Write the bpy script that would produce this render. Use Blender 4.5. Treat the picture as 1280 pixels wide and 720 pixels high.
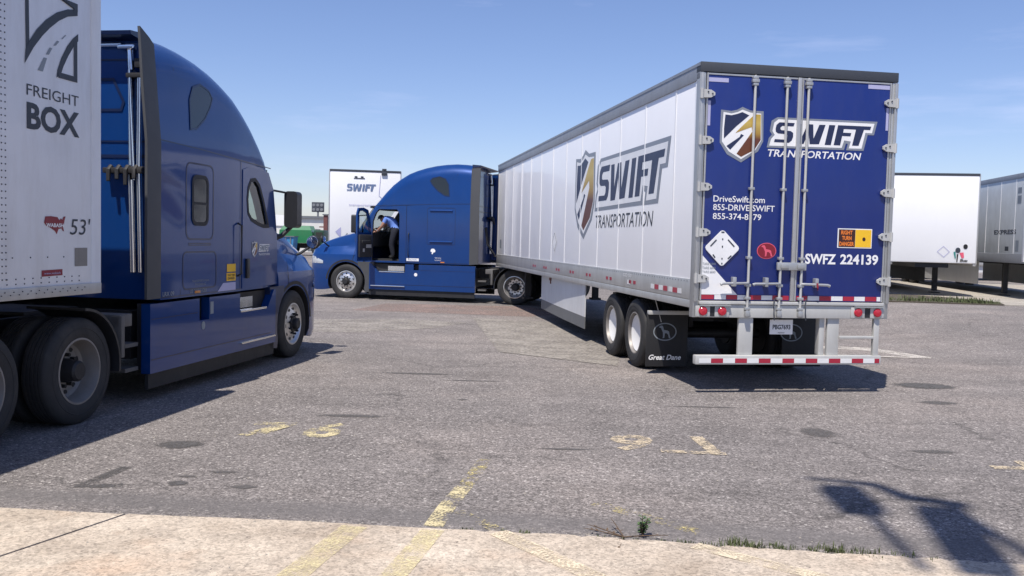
import bpy, bmesh, math, random
from mathutils import Vector, Matrix
random.seed(7)
R = math.radians
SC = bpy.context.scene
COL = SC.collection
for o in list(bpy.data.objects):
    bpy.data.objects.remove(o)

# ------------------------------------------------------------------ camera
CF, CPITCH, CROLL, CH = 1128.0, 3.05, 1.38, 1.85
cd = bpy.data.cameras.new('camera')
cam = bpy.data.objects.new('camera', cd)
COL.objects.link(cam)
cd.sensor_width = 36.0
cd.lens = 36.0 * CF / 1280.0
cd.clip_end = 6000
cd.clip_start = 0.05
cam.matrix_world = (Matrix.Translation((0, 0, CH)) @ Matrix.Rotation(R(90 - CPITCH), 4, 'X')
                    @ Matrix.Rotation(R(CROLL), 4, 'Z'))
SC.camera = cam

# ------------------------------------------------------------------ sun, sky, exposure
SUN_DIR = Vector((0.186, 0.430, -1.0)).normalized()
SUN_EL = math.asin(-SUN_DIR.z)
SUN_AZ = math.atan2(-SUN_DIR.x, -SUN_DIR.y)
W = bpy.data.worlds.new('World')
SC.world = W
W.use_nodes = True
nt = W.node_tree
nt.nodes.clear()
out = nt.nodes.new('ShaderNodeOutputWorld')
bg = nt.nodes.new('ShaderNodeBackground')
sky = nt.nodes.new('ShaderNodeTexSky')
sky.sky_type = 'NISHITA'
sky.sun_disc = False
sky.sun_elevation = SUN_EL
sky.sun_rotation = SUN_AZ
sky.altitude = 0
sky.air_density = 1.0
sky.dust_density = 0.35
sky.ozone_density = 1.6
tc = nt.nodes.new('ShaderNodeTexCoord')
mp = nt.nodes.new('ShaderNodeMapping')
mp.inputs['Scale'].default_value = (1.2, 1.2, 9.0)
nz = nt.nodes.new('ShaderNodeTexNoise')
nz.inputs['Scale'].default_value = 2.3
nz.inputs['Detail'].default_value = 7
nz.inputs['Roughness'].default_value = 0.6
rp = nt.nodes.new('ShaderNodeValToRGB')
rp.color_ramp.elements[0].position = 0.54
rp.color_ramp.elements[0].color = (0, 0, 0, 1)
rp.color_ramp.elements[1].position = 0.85
rp.color_ramp.elements[1].color = (0.42, 0.42, 0.42, 1)
mx = nt.nodes.new('ShaderNodeMix')
mx.data_type = 'RGBA'
mx.inputs[7].default_value = (7.5, 7.9, 8.6, 1)
nt.links.new(tc.outputs['Generated'], mp.inputs['Vector'])
nt.links.new(mp.outputs['Vector'], nz.inputs['Vector'])
nt.links.new(nz.outputs['Fac'], rp.inputs['Fac'])
nt.links.new(rp.outputs['Color'], mx.inputs[0])
nt.links.new(sky.outputs['Color'], mx.inputs[6])
tn = nt.nodes.new('ShaderNodeMix')
tn.data_type = 'RGBA'
tn.blend_type = 'MULTIPLY'
tn.inputs[0].default_value = 1.0
tn.inputs[7].default_value = (0.90, 0.91, 1.13, 1)
nt.links.new(mx.outputs[2], tn.inputs[6])
nt.links.new(tn.outputs[2], bg.inputs['Color'])
bg.inputs['Strength'].default_value = 0.089
nt.links.new(bg.outputs['Background'], out.inputs['Surface'])

sl = bpy.data.lights.new('sun', 'SUN')
sl.energy = 4.2
sl.angle = R(0.53)
sl.color = (1.0, 0.94, 0.86)
so = bpy.data.objects.new('sun', sl)
so.rotation_euler = SUN_DIR.to_track_quat('-Z', 'Y').to_euler()
so.location = (0, 0, 40)
COL.objects.link(so)
SC.view_settings.view_transform = 'Standard'
SC.view_settings.look = 'None'
SC.view_settings.exposure = 0.50
SC.view_settings.gamma = 1.0
SC.render.engine = 'CYCLES'

# ------------------------------------------------------------------ materials
def nodes(m):
    m.use_nodes = True
    return m.node_tree, m.node_tree.nodes['Principled BSDF']

def noise_node(t, scale, detail=4, rough=0.55, vec=None):
    n = t.nodes.new('ShaderNodeTexNoise')
    n.inputs['Scale'].default_value = scale
    n.inputs['Detail'].default_value = detail
    n.inputs['Roughness'].default_value = rough
    if vec is not None:
        t.links.new(vec, n.inputs['Vector'])
    return n

def ramp(t, src, stops):
    r = t.nodes.new('ShaderNodeValToRGB')
    e = r.color_ramp.elements
    while len(e) < len(stops):
        e.new(0.5)
    for k, (p, c) in enumerate(stops):
        e[k].position = p
        e[k].color = (c[0], c[1], c[2], 1) if not isinstance(c, (int, float)) else (c, c, c, 1)
    t.links.new(src, r.inputs['Fac'])
    return r.outputs['Color']

def mixc(t, fac, a, b, mode='MIX'):
    n = t.nodes.new('ShaderNodeMix')
    n.data_type = 'RGBA'
    n.blend_type = mode
    for i, v in ((0, fac), (6, a), (7, b)):
        if isinstance(v, (int, float)):
            n.inputs[i].default_value = v
        elif isinstance(v, tuple):
            n.inputs[i].default_value = (v[0], v[1], v[2], 1)
        else:
            t.links.new(v, n.inputs[i])
    return n.outputs[2]

def math_node(t, op, a, b=None):
    n = t.nodes.new('ShaderNodeMath')
    n.operation = op
    for i, v in ((0, a), (1, b)):
        if v is None:
            continue
        if isinstance(v, (int, float)):
            n.inputs[i].default_value = v
        else:
            t.links.new(v, n.inputs[i])
    return n.outputs[0]

def mat(name, c, rough=0.5, metal=0.0, coat=0.0, dirt=0.0, dcol=(0.10, 0.085, 0.07), scale=2.2, var=0.06, bump=0.0):
    m = bpy.data.materials.new(name)
    t, b = nodes(m)
    b.inputs['Roughness'].default_value = rough
    b.inputs['Metallic'].default_value = metal
    b.inputs['Coat Weight'].default_value = coat
    b.inputs['Coat Roughness'].default_value = 0.06
    co = t.nodes.new('ShaderNodeTexCoord').outputs['Object']
    n1 = noise_node(t, scale, 5, 0.6, co)
    v = ramp(t, n1.outputs['Fac'], [(0.3, 1 - var), (0.7, 1 + var)])
    col = mixc(t, 1.0, c, v, 'MULTIPLY')
    if dirt > 0:
        mpn = t.nodes.new('ShaderNodeMapping')
        mpn.inputs['Scale'].default_value = (3.0, 3.0, 0.6)
        t.links.new(co, mpn.inputs['Vector'])
        n2 = noise_node(t, 1.7, 8, 0.7, mpn.outputs['Vector'])
        f = ramp(t, n2.outputs['Fac'], [(0.45, 0.0), (0.8, dirt)])
        col = mixc(t, f, col, dcol)
    t.links.new(col, b.inputs['Base Color'])
    n3 = noise_node(t, scale * 3, 4, 0.6, co)
    rr = t.nodes.new('ShaderNodeMapRange')
    rr.inputs[3].default_value = max(0.02, rough - 0.07)
    rr.inputs[4].default_value = min(1.0, rough + 0.10)
    t.links.new(n3.outputs['Fac'], rr.inputs[0])
    t.links.new(rr.outputs[0], b.inputs['Roughness'])
    if bump:
        bp = t.nodes.new('ShaderNodeBump')
        bp.inputs['Strength'].default_value = bump
        bp.inputs['Distance'].default_value = 0.02
        t.links.new(n3.outputs['Fac'], bp.inputs['Height'])
        t.links.new(bp.outputs['Normal'], b.inputs['Normal'])
    return m

M = {}
M['blue'] = mat('metallic_blue_paint', (0.003, 0.040, 0.180), 0.34, 0.15, 0.75, 0.08, (0.06, 0.09, 0.16), 1.5)
_b = M['blue'].node_tree.nodes['Principled BSDF']
_b.inputs['Specular IOR Level'].default_value = 0.15
M['doorblue'] = mat('door_blue_vinyl', (0.006, 0.022, 0.165), 0.42, 0.0, 0.25, 0.16, (0.06, 0.07, 0.14), 1.6)
M['darkblue'] = mat('dark_blue_trim', (0.004, 0.014, 0.06), 0.4, 0.1, 0.4)
M['white'] = mat('white_trailer_panel', (0.88, 0.88, 0.89), 0.38, 0.0, 0.25, 0.03, (0.5, 0.48, 0.45), 0.8, 0.03)
M['rib'] = mat('white_panel_joint', (0.86, 0.86, 0.86), 0.35)
M['oldwhite'] = mat('old_white_trailer_panel', (0.72, 0.73, 0.75), 0.45, 0.0, 0.15, 0.30, (0.36, 0.33, 0.29), 0.9, 0.05)
M['boxwhite'] = mat('bright_white_panel', (0.85, 0.85, 0.85), 0.5, 0.0, 0.1, 0.05, (0.6, 0.58, 0.55), 0.7, 0.02)
M['greypanel'] = mat('silver_grey_panel', (0.54, 0.57, 0.58), 0.4, 0.1, 0.1, 0.15)
M['alu'] = mat('weathered_aluminium', (0.50, 0.50, 0.49), 0.42, 0.55, 0.0, 0.35, (0.22, 0.20, 0.18), 3.0)
M['steel'] = mat('galvanised_steel', (0.46, 0.47, 0.47), 0.45, 0.6, 0.0, 0.25, (0.2, 0.18, 0.16), 4.0)
M['lightsteel'] = mat('painted_light_grey_steel', (0.52, 0.52, 0.50), 0.5, 0.2, 0.0, 0.25, (0.25, 0.23, 0.2), 3.0)
M['headrail'] = mat('dark_grey_header_rail', (0.055, 0.062, 0.075), 0.55, 0.2)
M['toprail'] = mat('grey_top_rail', (0.30, 0.315, 0.345), 0.45, 0.4, 0.0, 0.2)
M['chrome'] = mat('polished_metal', (0.80, 0.80, 0.80), 0.16, 1.0)
M['rim'] = mat('polished_aluminium_rim', (0.66, 0.65, 0.63), 0.3, 0.75, 0.0, 0.35, (0.12, 0.10, 0.09), 6.0)
M['rimpaint'] = mat('dusty_steel_rim', (0.24, 0.225, 0.21), 0.5, 0.3, 0.0, 0.45, (0.16, 0.13, 0.11), 5.0)
M['hubwhite'] = mat('white_wheel_cover', (0.82, 0.82, 0.80), 0.5)
M['tyre'] = mat('black_tyre_rubber', (0.022, 0.022, 0.023), 0.75, 0.0, 0.0, 0.5, (0.075, 0.068, 0.062), 3.0, 0.1, 0.2)
M['rubber'] = mat('black_rubber', (0.016, 0.016, 0.018), 0.6, 0.0, 0.0, 0.3, (0.06, 0.055, 0.05), 3.0)
M['chassis'] = mat('dark_chassis_paint', (0.018, 0.018, 0.020), 0.6, 0.1, 0.0, 0.4, (0.06, 0.05, 0.045), 4.0)
M['plastic'] = mat('black_plastic', (0.020, 0.021, 0.024), 0.42)
M['fairing'] = mat('dark_grey_fairing_plastic', (0.060, 0.062, 0.066), 0.55)
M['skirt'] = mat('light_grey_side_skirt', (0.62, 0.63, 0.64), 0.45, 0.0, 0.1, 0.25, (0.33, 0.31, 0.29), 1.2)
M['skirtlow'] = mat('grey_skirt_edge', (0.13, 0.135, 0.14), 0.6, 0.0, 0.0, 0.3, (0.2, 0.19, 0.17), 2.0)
M['interior'] = mat('dark_cab_interior', (0.030, 0.031, 0.034), 0.8)
M['seat'] = mat('dark_seat_fabric', (0.035, 0.036, 0.040), 0.9)
M['decal_white'] = mat('white_vinyl', (0.82, 0.82, 0.82), 0.4)
M['decal_grey'] = mat('silver_vinyl', (0.27, 0.29, 0.33), 0.4, 0.3)
M['decal_navy'] = mat('navy_vinyl', (0.018, 0.026, 0.075), 0.4)
M['decal_dark'] = mat('charcoal_vinyl', (0.035, 0.042, 0.055), 0.5)
M['decal_greyb'] = mat('grey_vinyl', (0.22, 0.25, 0.28), 0.5)
M['decal_red'] = mat('dark_red_vinyl', (0.22, 0.012, 0.025), 0.4)
M['decal_orange'] = mat('orange_vinyl', (0.85, 0.22, 0.03), 0.4)
M['decal_brown'] = mat('dark_brown_vinyl', (0.05, 0.015, 0.012), 0.4)
M['decal_yellow'] = mat('yellow_vinyl', (0.85, 0.50, 0.02), 0.4)
M['decal_pale'] = mat('pale_lilac_tape', (0.42, 0.42, 0.62), 0.4)
M['decal_black'] = mat('black_vinyl', (0.01, 0.01, 0.01), 0.5)
M['decal_slate'] = mat('slate_blue_vinyl', (0.14, 0.20, 0.34), 0.5)
M['decal_green'] = mat('green_vinyl', (0.03, 0.22, 0.20), 0.5)
M['decal_pink'] = mat('pink_vinyl', (0.70, 0.10, 0.16), 0.5)
M['decal_brightblue'] = mat('mid_blue_vinyl', (0.06, 0.14, 0.34), 0.5)
M['tapered'] = mat('red_reflective_tape', (0.36, 0.02, 0.045), 0.3)
M['tapewhite'] = mat('white_reflective_tape', (0.72, 0.72, 0.72), 0.35)
M['lens_red'] = mat('red_lamp_lens', (0.48, 0.008, 0.03), 0.12, 0.0, 0.8)
M['lens_amber'] = mat('amber_lamp_lens', (0.6, 0.2, 0.02), 0.2, 0.0, 0.6)
M['lens_clear'] = mat('clear_headlight_lens', (0.55, 0.58, 0.62), 0.12, 0.3, 1.0)
M['skin'] = mat('skin', (0.36, 0.19, 0.13), 0.5)
M['shirt'] = mat('light_blue_shirt_cloth', (0.13, 0.24, 0.62), 0.85)
M['trousers'] = mat('dark_navy_trouser_cloth', (0.008, 0.010, 0.020), 0.9)
M['hair'] = mat('dark_hair', (0.012, 0.010, 0.009), 0.7)
M['boot'] = mat('black_boot_leather', (0.012, 0.012, 0.012), 0.5)
M['green'] = mat('green_truck_paint', (0.02, 0.19, 0.065), 0.45, 0.0, 0.3, 0.2)
M['darkgreen'] = mat('dark_green_paint', (0.015, 0.06, 0.03), 0.5)
M['greentop'] = mat('pale_green_tarp', (0.20, 0.40, 0.24), 0.8)
M['binblue'] = mat('blue_bin_paint', (0.04, 0.22, 0.45), 0.5, 0.0, 0.1, 0.2)
M['brick'] = mat('reddish_brown_steel', (0.16, 0.06, 0.055), 0.7, 0.0, 0.0, 0.3)
M['wall'] = mat('white_building_cladding', (0.72, 0.71, 0.66), 0.7, 0.0, 0.0, 0.15, (0.4, 0.38, 0.34))
M['roofgrey'] = mat('grey_roof_edge', (0.16, 0.17, 0.18), 0.6)
M['brktgrey'] = mat('dusty_grey_bracket', (0.13, 0.125, 0.12), 0.6, 0.2, 0.0, 0.4)
M['shade_skirt'] = mat('shade_dark_side_skirt', (0.03, 0.032, 0.038), 0.6, 0, 0, 0.2)  # shade under the parked white trailer, put into its skirt colour
M['pole'] = mat('grey_pole_steel', (0.25, 0.26, 0.27), 0.5, 0.4)
M['gold'] = mat('gold_vinyl', (0.45, 0.28, 0.04), 0.35, 0.4)

def gold_gradient():
    m = bpy.data.materials.new('gold_to_brown_vinyl')       # the printed emblem's own two-tone design
    t, b = nodes(m)
    g = t.nodes.new('ShaderNodeTexCoord').outputs['Generated']
    s = t.nodes.new('ShaderNodeSeparateXYZ')
    t.links.new(g, s.inputs[0])
    c = ramp(t, s.outputs[2], [(0.0, (0.16, 0.055, 0.02)), (0.42, (0.15, 0.05, 0.03)), (0.55, (0.42, 0.25, 0.05)),
                               (0.8, (0.62, 0.45, 0.12)), (1.0, (0.55, 0.36, 0.06))])
    t.links.new(c, b.inputs['Base Color'])
    b.inputs['Roughness'].default_value = 0.35
    b.inputs['Metallic'].default_value = 0.2
    return m
M['goldgrad'] = gold_gradient()

def glass_mat(name, tint, mixf):
    m = bpy.data.materials.new(name)
    m.use_nodes = True
    t = m.node_tree
    t.nodes.clear()
    o = t.nodes.new('ShaderNodeOutputMaterial')
    tr = t.nodes.new('ShaderNodeBsdfTransparent')
    tr.inputs['Color'].default_value = (*tint, 1)
    gl = t.nodes.new('ShaderNodeBsdfGlossy')
    gl.inputs['Roughness'].default_value = 0.03
    fr = t.nodes.new('ShaderNodeLayerWeight')
    pw = t.nodes.new('ShaderNodeMath')
    pw.operation = 'POWER'
    pw.inputs[1].default_value = 5.0
    t.links.new(fr.outputs['Facing'], pw.inputs[0])
    ad = t.nodes.new('ShaderNodeMath')
    ad.operation = 'ADD'
    ad.use_clamp = True
    ad.inputs[1].default_value = mixf
    t.links.new(pw.outputs[0], ad.inputs[0])
    ms = t.nodes.new('ShaderNodeMixShader')
    t.links.new(ad.outputs[0], ms.inputs[0])
    t.links.new(tr.outputs[0], ms.inputs[1])
    t.links.new(gl.outputs[0], ms.inputs[2])
    t.links.new(ms.outputs[0], o.inputs['Surface'])
    return m
M['glass'] = glass_mat('tinted_window_glass', (0.58, 0.66, 0.63), 0.10)
M['darkglass'] = mat('dark_sleeper_glass', (0.020, 0.024, 0.022), 0.10, 0.0, 0.3)

# ------------------------------------------------------------------ mesh builder
class MB:
    def __init__(s):
        s.v, s.f, s.m = [], [], []
    def add(s, vs, fs, m=0):
        n = len(s.v)
        s.v += [tuple(p) for p in vs]
        s.f += [tuple(i + n for i in f) for f in fs]
        s.m += [m] * len(fs)
        return s
    def box(s, x0, x1, y0, y1, z0, z1, m=0, b=0.0):
        x0, x1 = min(x0, x1), max(x0, x1)
        y0, y1 = min(y0, y1), max(y0, y1)
        z0, z1 = min(z0, z1), max(z0, z1)
        if b <= 0:
            vs = [(x, y, z) for x in (x0, x1) for y in (y0, y1) for z in (z0, z1)]
            fs = [(0, 1, 3, 2), (4, 6, 7, 5), (0, 4, 5, 1), (2, 3, 7, 6), (0, 2, 6, 4), (1, 5, 7, 3)]
            return s.add(vs, fs, m)
        bm = bmesh.new()
        r = bmesh.ops.create_cube(bm, size=1)
        for v in bm.verts:
            v.co = ((x0 + x1) / 2 + v.co.x * (x1 - x0), (y0 + y1) / 2 + v.co.y * (y1 - y0), (z0 + z1) / 2 + v.co.z * (z1 - z0))
        b = min(b, 0.45 * min(x1 - x0, y1 - y0, z1 - z0))
        bmesh.ops.bevel(bm, geom=bm.edges[:], offset=b, segments=2, profile=0.6, affect='EDGES')
        bm.verts.index_update()
        s.add([v.co[:] for v in bm.verts], [[v.index for v in f.verts] for f in bm.faces], m)
        bm.free()
        return s
    def prism(s, pts, plane, a, b, m=0):
        n = len(pts)
        def P(p, t):
            if plane == 'xz': return (p[0], t, p[1])
            if plane == 'yz': return (t, p[0], p[1])
            return (p[0], p[1], t)
        vs = [P(p, a) for p in pts] + [P(p, b) for p in pts]
        fs = [tuple(range(n - 1, -1, -1)), tuple(range(n, 2 * n))]
        fs += [(i, (i + 1) % n, n + (i + 1) % n, n + i) for i in range(n)]
        return s.add(vs, fs, m)
    def tube(s, path, r, seg=10, m=0, cap=True):
        path = [Vector(p) for p in path]
        rings = []
        up = Vector((0, 0, 1))
        for i, p in enumerate(path):
            d = (path[min(i + 1, len(path) - 1)] - path[max(i - 1, 0)]).normalized()
            a = d.cross(up)
            if a.length < 1e-3:
                a = d.cross(Vector((1, 0, 0)))
            a.normalize()
            c = d.cross(a).normalized()
            rr = r[i] if isinstance(r, (list, tuple)) else r
            rings.append([p + (a * math.cos(2 * math.pi * k / seg) + c * math.sin(2 * math.pi * k / seg)) * rr for k in range(seg)])
        vs = [q for g in rings for q in g]
        fs = []
        for i in range(len(rings) - 1):
            for k in range(seg):
                fs.append((i * seg + k, i * seg + (k + 1) % seg, (i + 1) * seg + (k + 1) % seg, (i + 1) * seg + k))
        if cap:
            fs.append(tuple(range(seg)))
            fs.append(tuple(range((len(rings) - 1) * seg, len(rings) * seg)))
        return s.add(vs, fs, m)
    def lathe(s, prof, c=(0, 0, 0), axis='y', seg=40, m=0, close=False):
        vs = []
        for r, h in prof:
            for k in range(seg):
                a = 2 * math.pi * k / seg
                x, z = r * math.cos(a), r * math.sin(a)
                if axis == 'y': vs.append((c[0] + x, c[1] + h, c[2] + z))
                elif axis == 'x': vs.append((c[0] + h, c[1] + x, c[2] + z))
                else: vs.append((c[0] + x, c[1] + z, c[2] + h))
        n = len(prof)
        fs = []
        for i in range(n if close else n - 1):
            j = (i + 1) % n
            for k in range(seg):
                fs.append((i * seg + k, i * seg + (k + 1) % seg, j * seg + (k + 1) % seg, j * seg + k))
        if not close:
            fs.append(tuple(range(seg)))
            fs.append(tuple(range((n - 1) * seg, n * seg)))
        return s.add(vs, fs, m)
    def loft(s, rings, m=0):
        k = len(rings[0])
        vs = [p for r in rings for p in r]
        fs = []
        for i in range(len(rings) - 1):
            for j in range(k):
                fs.append((i * k + j, i * k + (j + 1) % k, (i + 1) * k + (j + 1) % k, (i + 1) * k + j))
        fs.append(tuple(range(k - 1, -1, -1)))
        fs.append(tuple(range((len(rings) - 1) * k, len(rings) * k)))
        return s.add(vs, fs, m)
    def mesh(s, name, mats, smooth=True, angle=32, recalc=True):
        me = bpy.data.meshes.new(name)
        me.from_pydata(s.v, [], s.f)
        if not isinstance(mats, (list, tuple)):
            mats = [mats]
        for q in mats:
            me.materials.append(q)
        me.polygons.foreach_set('material_index', s.m)
        if recalc:
            bm = bmesh.new()
            bm.from_mesh(me)
            bmesh.ops.recalc_face_normals(bm, faces=bm.faces)
            bm.to_mesh(me)
            bm.free()
        if smooth:
            me.polygons.foreach_set('use_smooth', [True] * len(me.polygons))
            me.set_sharp_from_angle(angle=R(angle))
        me.update()
        return me
    def build(s, name, mats, parent=None, **k):
        o = bpy.data.objects.new(name, s.mesh(name, mats, **k))
        COL.objects.link(o)
        o.parent = parent
        return o

def tag(o, label=None, cat=None, group=None, kind=None):
    if label: o['label'] = label
    if cat: o['category'] = cat
    if group: o['group'] = group
    if kind: o['kind'] = kind
    return o

def empty(name, loc, rz=0.0):
    o = bpy.data.objects.new(name, None)
    o.location = loc
    o.rotation_euler = (0, 0, rz)
    o.empty_display_size = 0.3
    COL.objects.link(o)
    return o

def share(o, parent, loc=None, rot=None, name=None):
    c = o.copy()
    COL.objects.link(c)
    c.parent = parent
    if loc is not None: c.location = loc
    if rot is not None: c.rotation_euler = rot
    for ch in o.children:
        share(ch, c)
    return c

# ------------------------------------------------------------------ flat vinyl lettering and marks
_TC = {}
def text_geo(s, bold=0.0):
    if (s, bold) in _TC:
        return _TC[(s, bold)]
    cu = bpy.data.curves.new('t', 'FONT')
    cu.body = s
    cu.offset = bold
    cu.resolution_u = 3
    ob = bpy.data.objects.new('t', cu)
    COL.objects.link(ob)
    dg = bpy.context.evaluated_depsgraph_get()
    dg.update()
    me = bpy.data.meshes.new_from_object(ob.evaluated_get(dg))
    vs = [(v.co.x, v.co.y) for v in me.vertices]
    fs = [tuple(p.vertices) for p in me.polygons]
    bpy.data.objects.remove(ob)
    bpy.data.curves.remove(cu)
    bpy.data.meshes.remove(me)
    x0, x1 = min(v[0] for v in vs), max(v[0] for v in vs)
    y0, y1 = min(v[1] for v in vs), max(v[1] for v in vs)
    vs = [((x - x0) / (x1 - x0), (y - y0) / (y1 - y0)) for x, y in vs]
    _TC[(s, bold)] = (vs, fs)
    return vs, fs

class Decal(MB):
    """vinyl on a wall; surf(a, z, off) gives the 3-D point off metres in front of the wall"""
    def __init__(s, surf, off=0.003):
        super().__init__()
        s.S, s.off = surf, off
    def poly(s, pts, m=0, off=None):
        o = s.off if off is None else off
        return s.add([s.S(a, z, o) for a, z in pts], [tuple(range(len(pts)))], m)
    def unit(s, pts, box, m=0, off=None):
        a0, a1, z0, z1 = box
        return s.poly([(a0 + (a1 - a0) * x, z0 + (z1 - z0) * y) for x, y in pts], m, off)
    def text(s, body, a0, a1, z0, z1, m=0, shear=0.0, bold=0.0, off=None):
        o = s.off if off is None else off
        vs, fs = text_geo(body, bold)
        h = (z1 - z0) * shear * (1 if a1 > a0 else -1)
        return s.add([s.S(a0 + (a1 - a0) * x + h * y, z0 + (z1 - z0) * y, o) for x, y in vs], fs, m)
    def ellipse(s, a, z, ra, rz, m=0, off=None, seg=32):
        return s.poly([(a + ra * math.cos(2 * math.pi * k / seg), z + rz * math.sin(2 * math.pi * k / seg)) for k in range(seg)], m, off)
    def stroke(s, pts, w, m=0, closed=True, off=None):
        o = s.off if off is None else off
        n = len(pts)
        L, Rr = [], []
        for i in range(n):
            p = Vector(pts[i])
            a = Vector(pts[(i - 1) % n] if closed or i > 0 else pts[i])
            b = Vector(pts[(i + 1) % n] if closed or i < n - 1 else pts[i])
            d1 = (p - a).normalized() if (p - a).length > 1e-9 else (b - p).normalized()
            d2 = (b - p).normalized() if (b - p).length > 1e-9 else d1
            d = (d1 + d2)
            d = d.normalized() if d.length > 1e-6 else d2
            nrm = Vector((-d.y, d.x))
            k = 1.0 / max(0.5, abs(nrm.dot(Vector((-d1.y, d1.x)))))
            L.append(p + nrm * w * 0.5 * k)
            Rr.append(p - nrm * w * 0.5 * k)
        vs = [s.S(q.x, q.y, o) for q in L] + [s.S(q.x, q.y, o) for q in Rr]
        fs = [(i, (i + 1) % n, n + (i + 1) % n, n + i) for i in range(n if closed else n - 1)]
        return s.add(vs, fs, m)
    def build(s, name, mats, parent=None, **k):
        return super().build(name, mats, parent, smooth=False, recalc=False)

def rrect(a0, a1, z0, z1, r, n=5):
    a0, a1 = min(a0, a1), max(a0, a1)
    o = []
    for cx, cz, t0 in ((a1 - r, z1 - r, 0), (a0 + r, z1 - r, 90), (a0 + r, z0 + r, 180), (a1 - r, z0 + r, 270)):
        for k in range(n):
            t = R(t0 + 90.0 * k / (n - 1))
            o.append((cx + r * math.cos(t), cz + r * math.sin(t)))
    return o

LET = {'S': [(0.087, 0.813), (0.229, 0.811), (0.219, 0.7), (0.116, 0.703), (0.099, 0.653), (0.098, 0.592), (0.109, 0.563), (0.195, 0.547), (0.218, 0.492), (0.219, 0.368), (0.207, 0.245), (0.182, 0.166), (0.042, 0.168), (0.049, 0.266), (0.147, 0.261), (0.164, 0.316), (0.166, 0.408), (0.154, 0.442), (0.078, 0.453), (0.056, 0.505), (0.053, 0.6), (0.06, 0.724)],
'W': [(0.247, 0.797), (0.3, 0.8), (0.302, 0.382), (0.35, 0.795), (0.403, 0.797), (0.411, 0.339), (0.461, 0.795), (0.519, 0.8), (0.464, 0.163), (0.376, 0.15), (0.362, 0.545), (0.319, 0.15), (0.248, 0.145)],
'I': [(0.554, 0.805), (0.612, 0.805), (0.576, 0.15), (0.518, 0.15)],
'FT': [(0.638, 0.811), (0.956, 0.816), (0.946, 0.7), (0.887, 0.7), (0.841, 0.168), (0.779, 0.166), (0.81, 0.695), (0.694, 0.697), (0.689, 0.576), (0.767, 0.576), (0.76, 0.466), (0.681, 0.466), (0.665, 0.155), (0.603, 0.155)],
'white': [(0.077, 0.908), (0.986, 0.913), (0.965, 0.597), (0.902, 0.597), (0.872, 0.079), (0.749, 0.068), (0.766, 0.295), (0.703, 0.324), (0.681, 0.074), (0.0, 0.047), (0.015, 0.261), (0.048, 0.403), (0.025, 0.521), (0.039, 0.795)],
'grey': [(0.068, 0.975), (1.015, 0.985), (0.986, 0.535), (0.925, 0.535), (0.892, 0.010), (0.725, 0.005), (0.738, 0.215), (0.720, 0.225), (0.705, 0.01), (-0.022, -0.015), (-0.006, 0.289), (0.022, 0.413), (0.0, 0.516), (0.014, 0.853)]}
SHD = {'grey': [(-0.021, 0.932), (0.234, 0.916), (0.372, 0.942), (0.502, 0.999), (0.696, 0.942), (1.023, 0.938), (1.04, 0.394), (0.921, 0.21), (0.511, -0.003), (0.157, 0.135), (-0.026, 0.342), (-0.026, 0.597)],
'white': [(0.04, 0.892), (0.236, 0.87), (0.385, 0.901), (0.502, 0.948), (0.698, 0.902), (0.964, 0.892), (0.991, 0.41), (0.849, 0.225), (0.508, 0.055), (0.2, 0.188), (0.026, 0.361), (0.028, 0.599)],
'navy': [(0.087, 0.847), (0.238, 0.839), (0.375, 0.867), (0.5, 0.905), (0.672, 0.852), (0.362, 0.644), (0.07, 0.413), (0.064, 0.6)],
'navy2': [(0.485, 0.51), (0.557, 0.489), (0.234, 0.218), (0.138, 0.283), (0.453, 0.456)],
'gold': [(0.681, 0.784), (0.815, 0.874), (0.955, 0.876), (0.975, 0.418), (0.825, 0.233), (0.506, 0.098), (0.392, 0.151), (0.762, 0.564), (0.74, 0.644), (0.345, 0.521), (0.479, 0.631)]}
DOG = [(0.10, 0.98), (0.26, 1.0), (0.34, 0.88), (0.40, 0.66), (0.72, 0.60), (0.86, 0.52), (0.90, 0.30), (1.0, 0.02), (0.86, 0.0), (0.78, 0.28), (0.64, 0.40),
       (0.50, 0.38), (0.46, 0.02), (0.30, 0.0), (0.34, 0.10), (0.32, 0.45), (0.20, 0.70), (0.16, 0.80), (0.0, 0.84), (0.0, 0.90)]
USA = [(0.05, 0.95), (0.30, 0.98), (0.62, 0.94), (0.70, 0.78), (0.78, 0.88), (0.84, 0.80), (0.90, 0.98), (1.0, 1.0), (0.95, 0.78), (0.92, 0.58), (0.88, 0.44), (0.92, 0.18),
       (0.86, 0.20), (0.80, 0.34), (0.66, 0.30), (0.58, 0.02), (0.50, 0.18), (0.36, 0.30), (0.22, 0.40), (0.08, 0.48), (0.0, 0.62)]

def shield(surf, parent, box, off=0.003):
    d = Decal(surf, off)
    d.unit(SHD['grey'], box, 0, off)
    d.unit(SHD['white'], box, 1, off + 0.0015)
    d.unit(SHD['navy'], box, 2, off + 0.003)
    d.unit(SHD['navy2'], box, 2, off + 0.003)
    o = d.build('shield_emblem', [M['decal_grey'], M['decal_white'], M['decal_navy']], parent)
    g = Decal(surf, off)
    g.unit(SHD['gold'], box, 0, off + 0.003)
    g.build('gold_inlay', M['goldgrad'], o)
    return o

def swift(surf, parent, box, off=0.003, backing=True, col=None):
    d = Decal(surf, off)
    if backing:
        d.unit(LET['grey'], box, 0, off)
        d.unit(LET['white'], box, 1, off + 0.0015)
    for k in ('S', 'W', 'I', 'FT'):
        d.unit(LET[k], box, 2, off + 0.003)
    return d.build('lettering', [M['decal_grey'], M['decal_white'], col or M['decal_navy']], parent)

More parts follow.
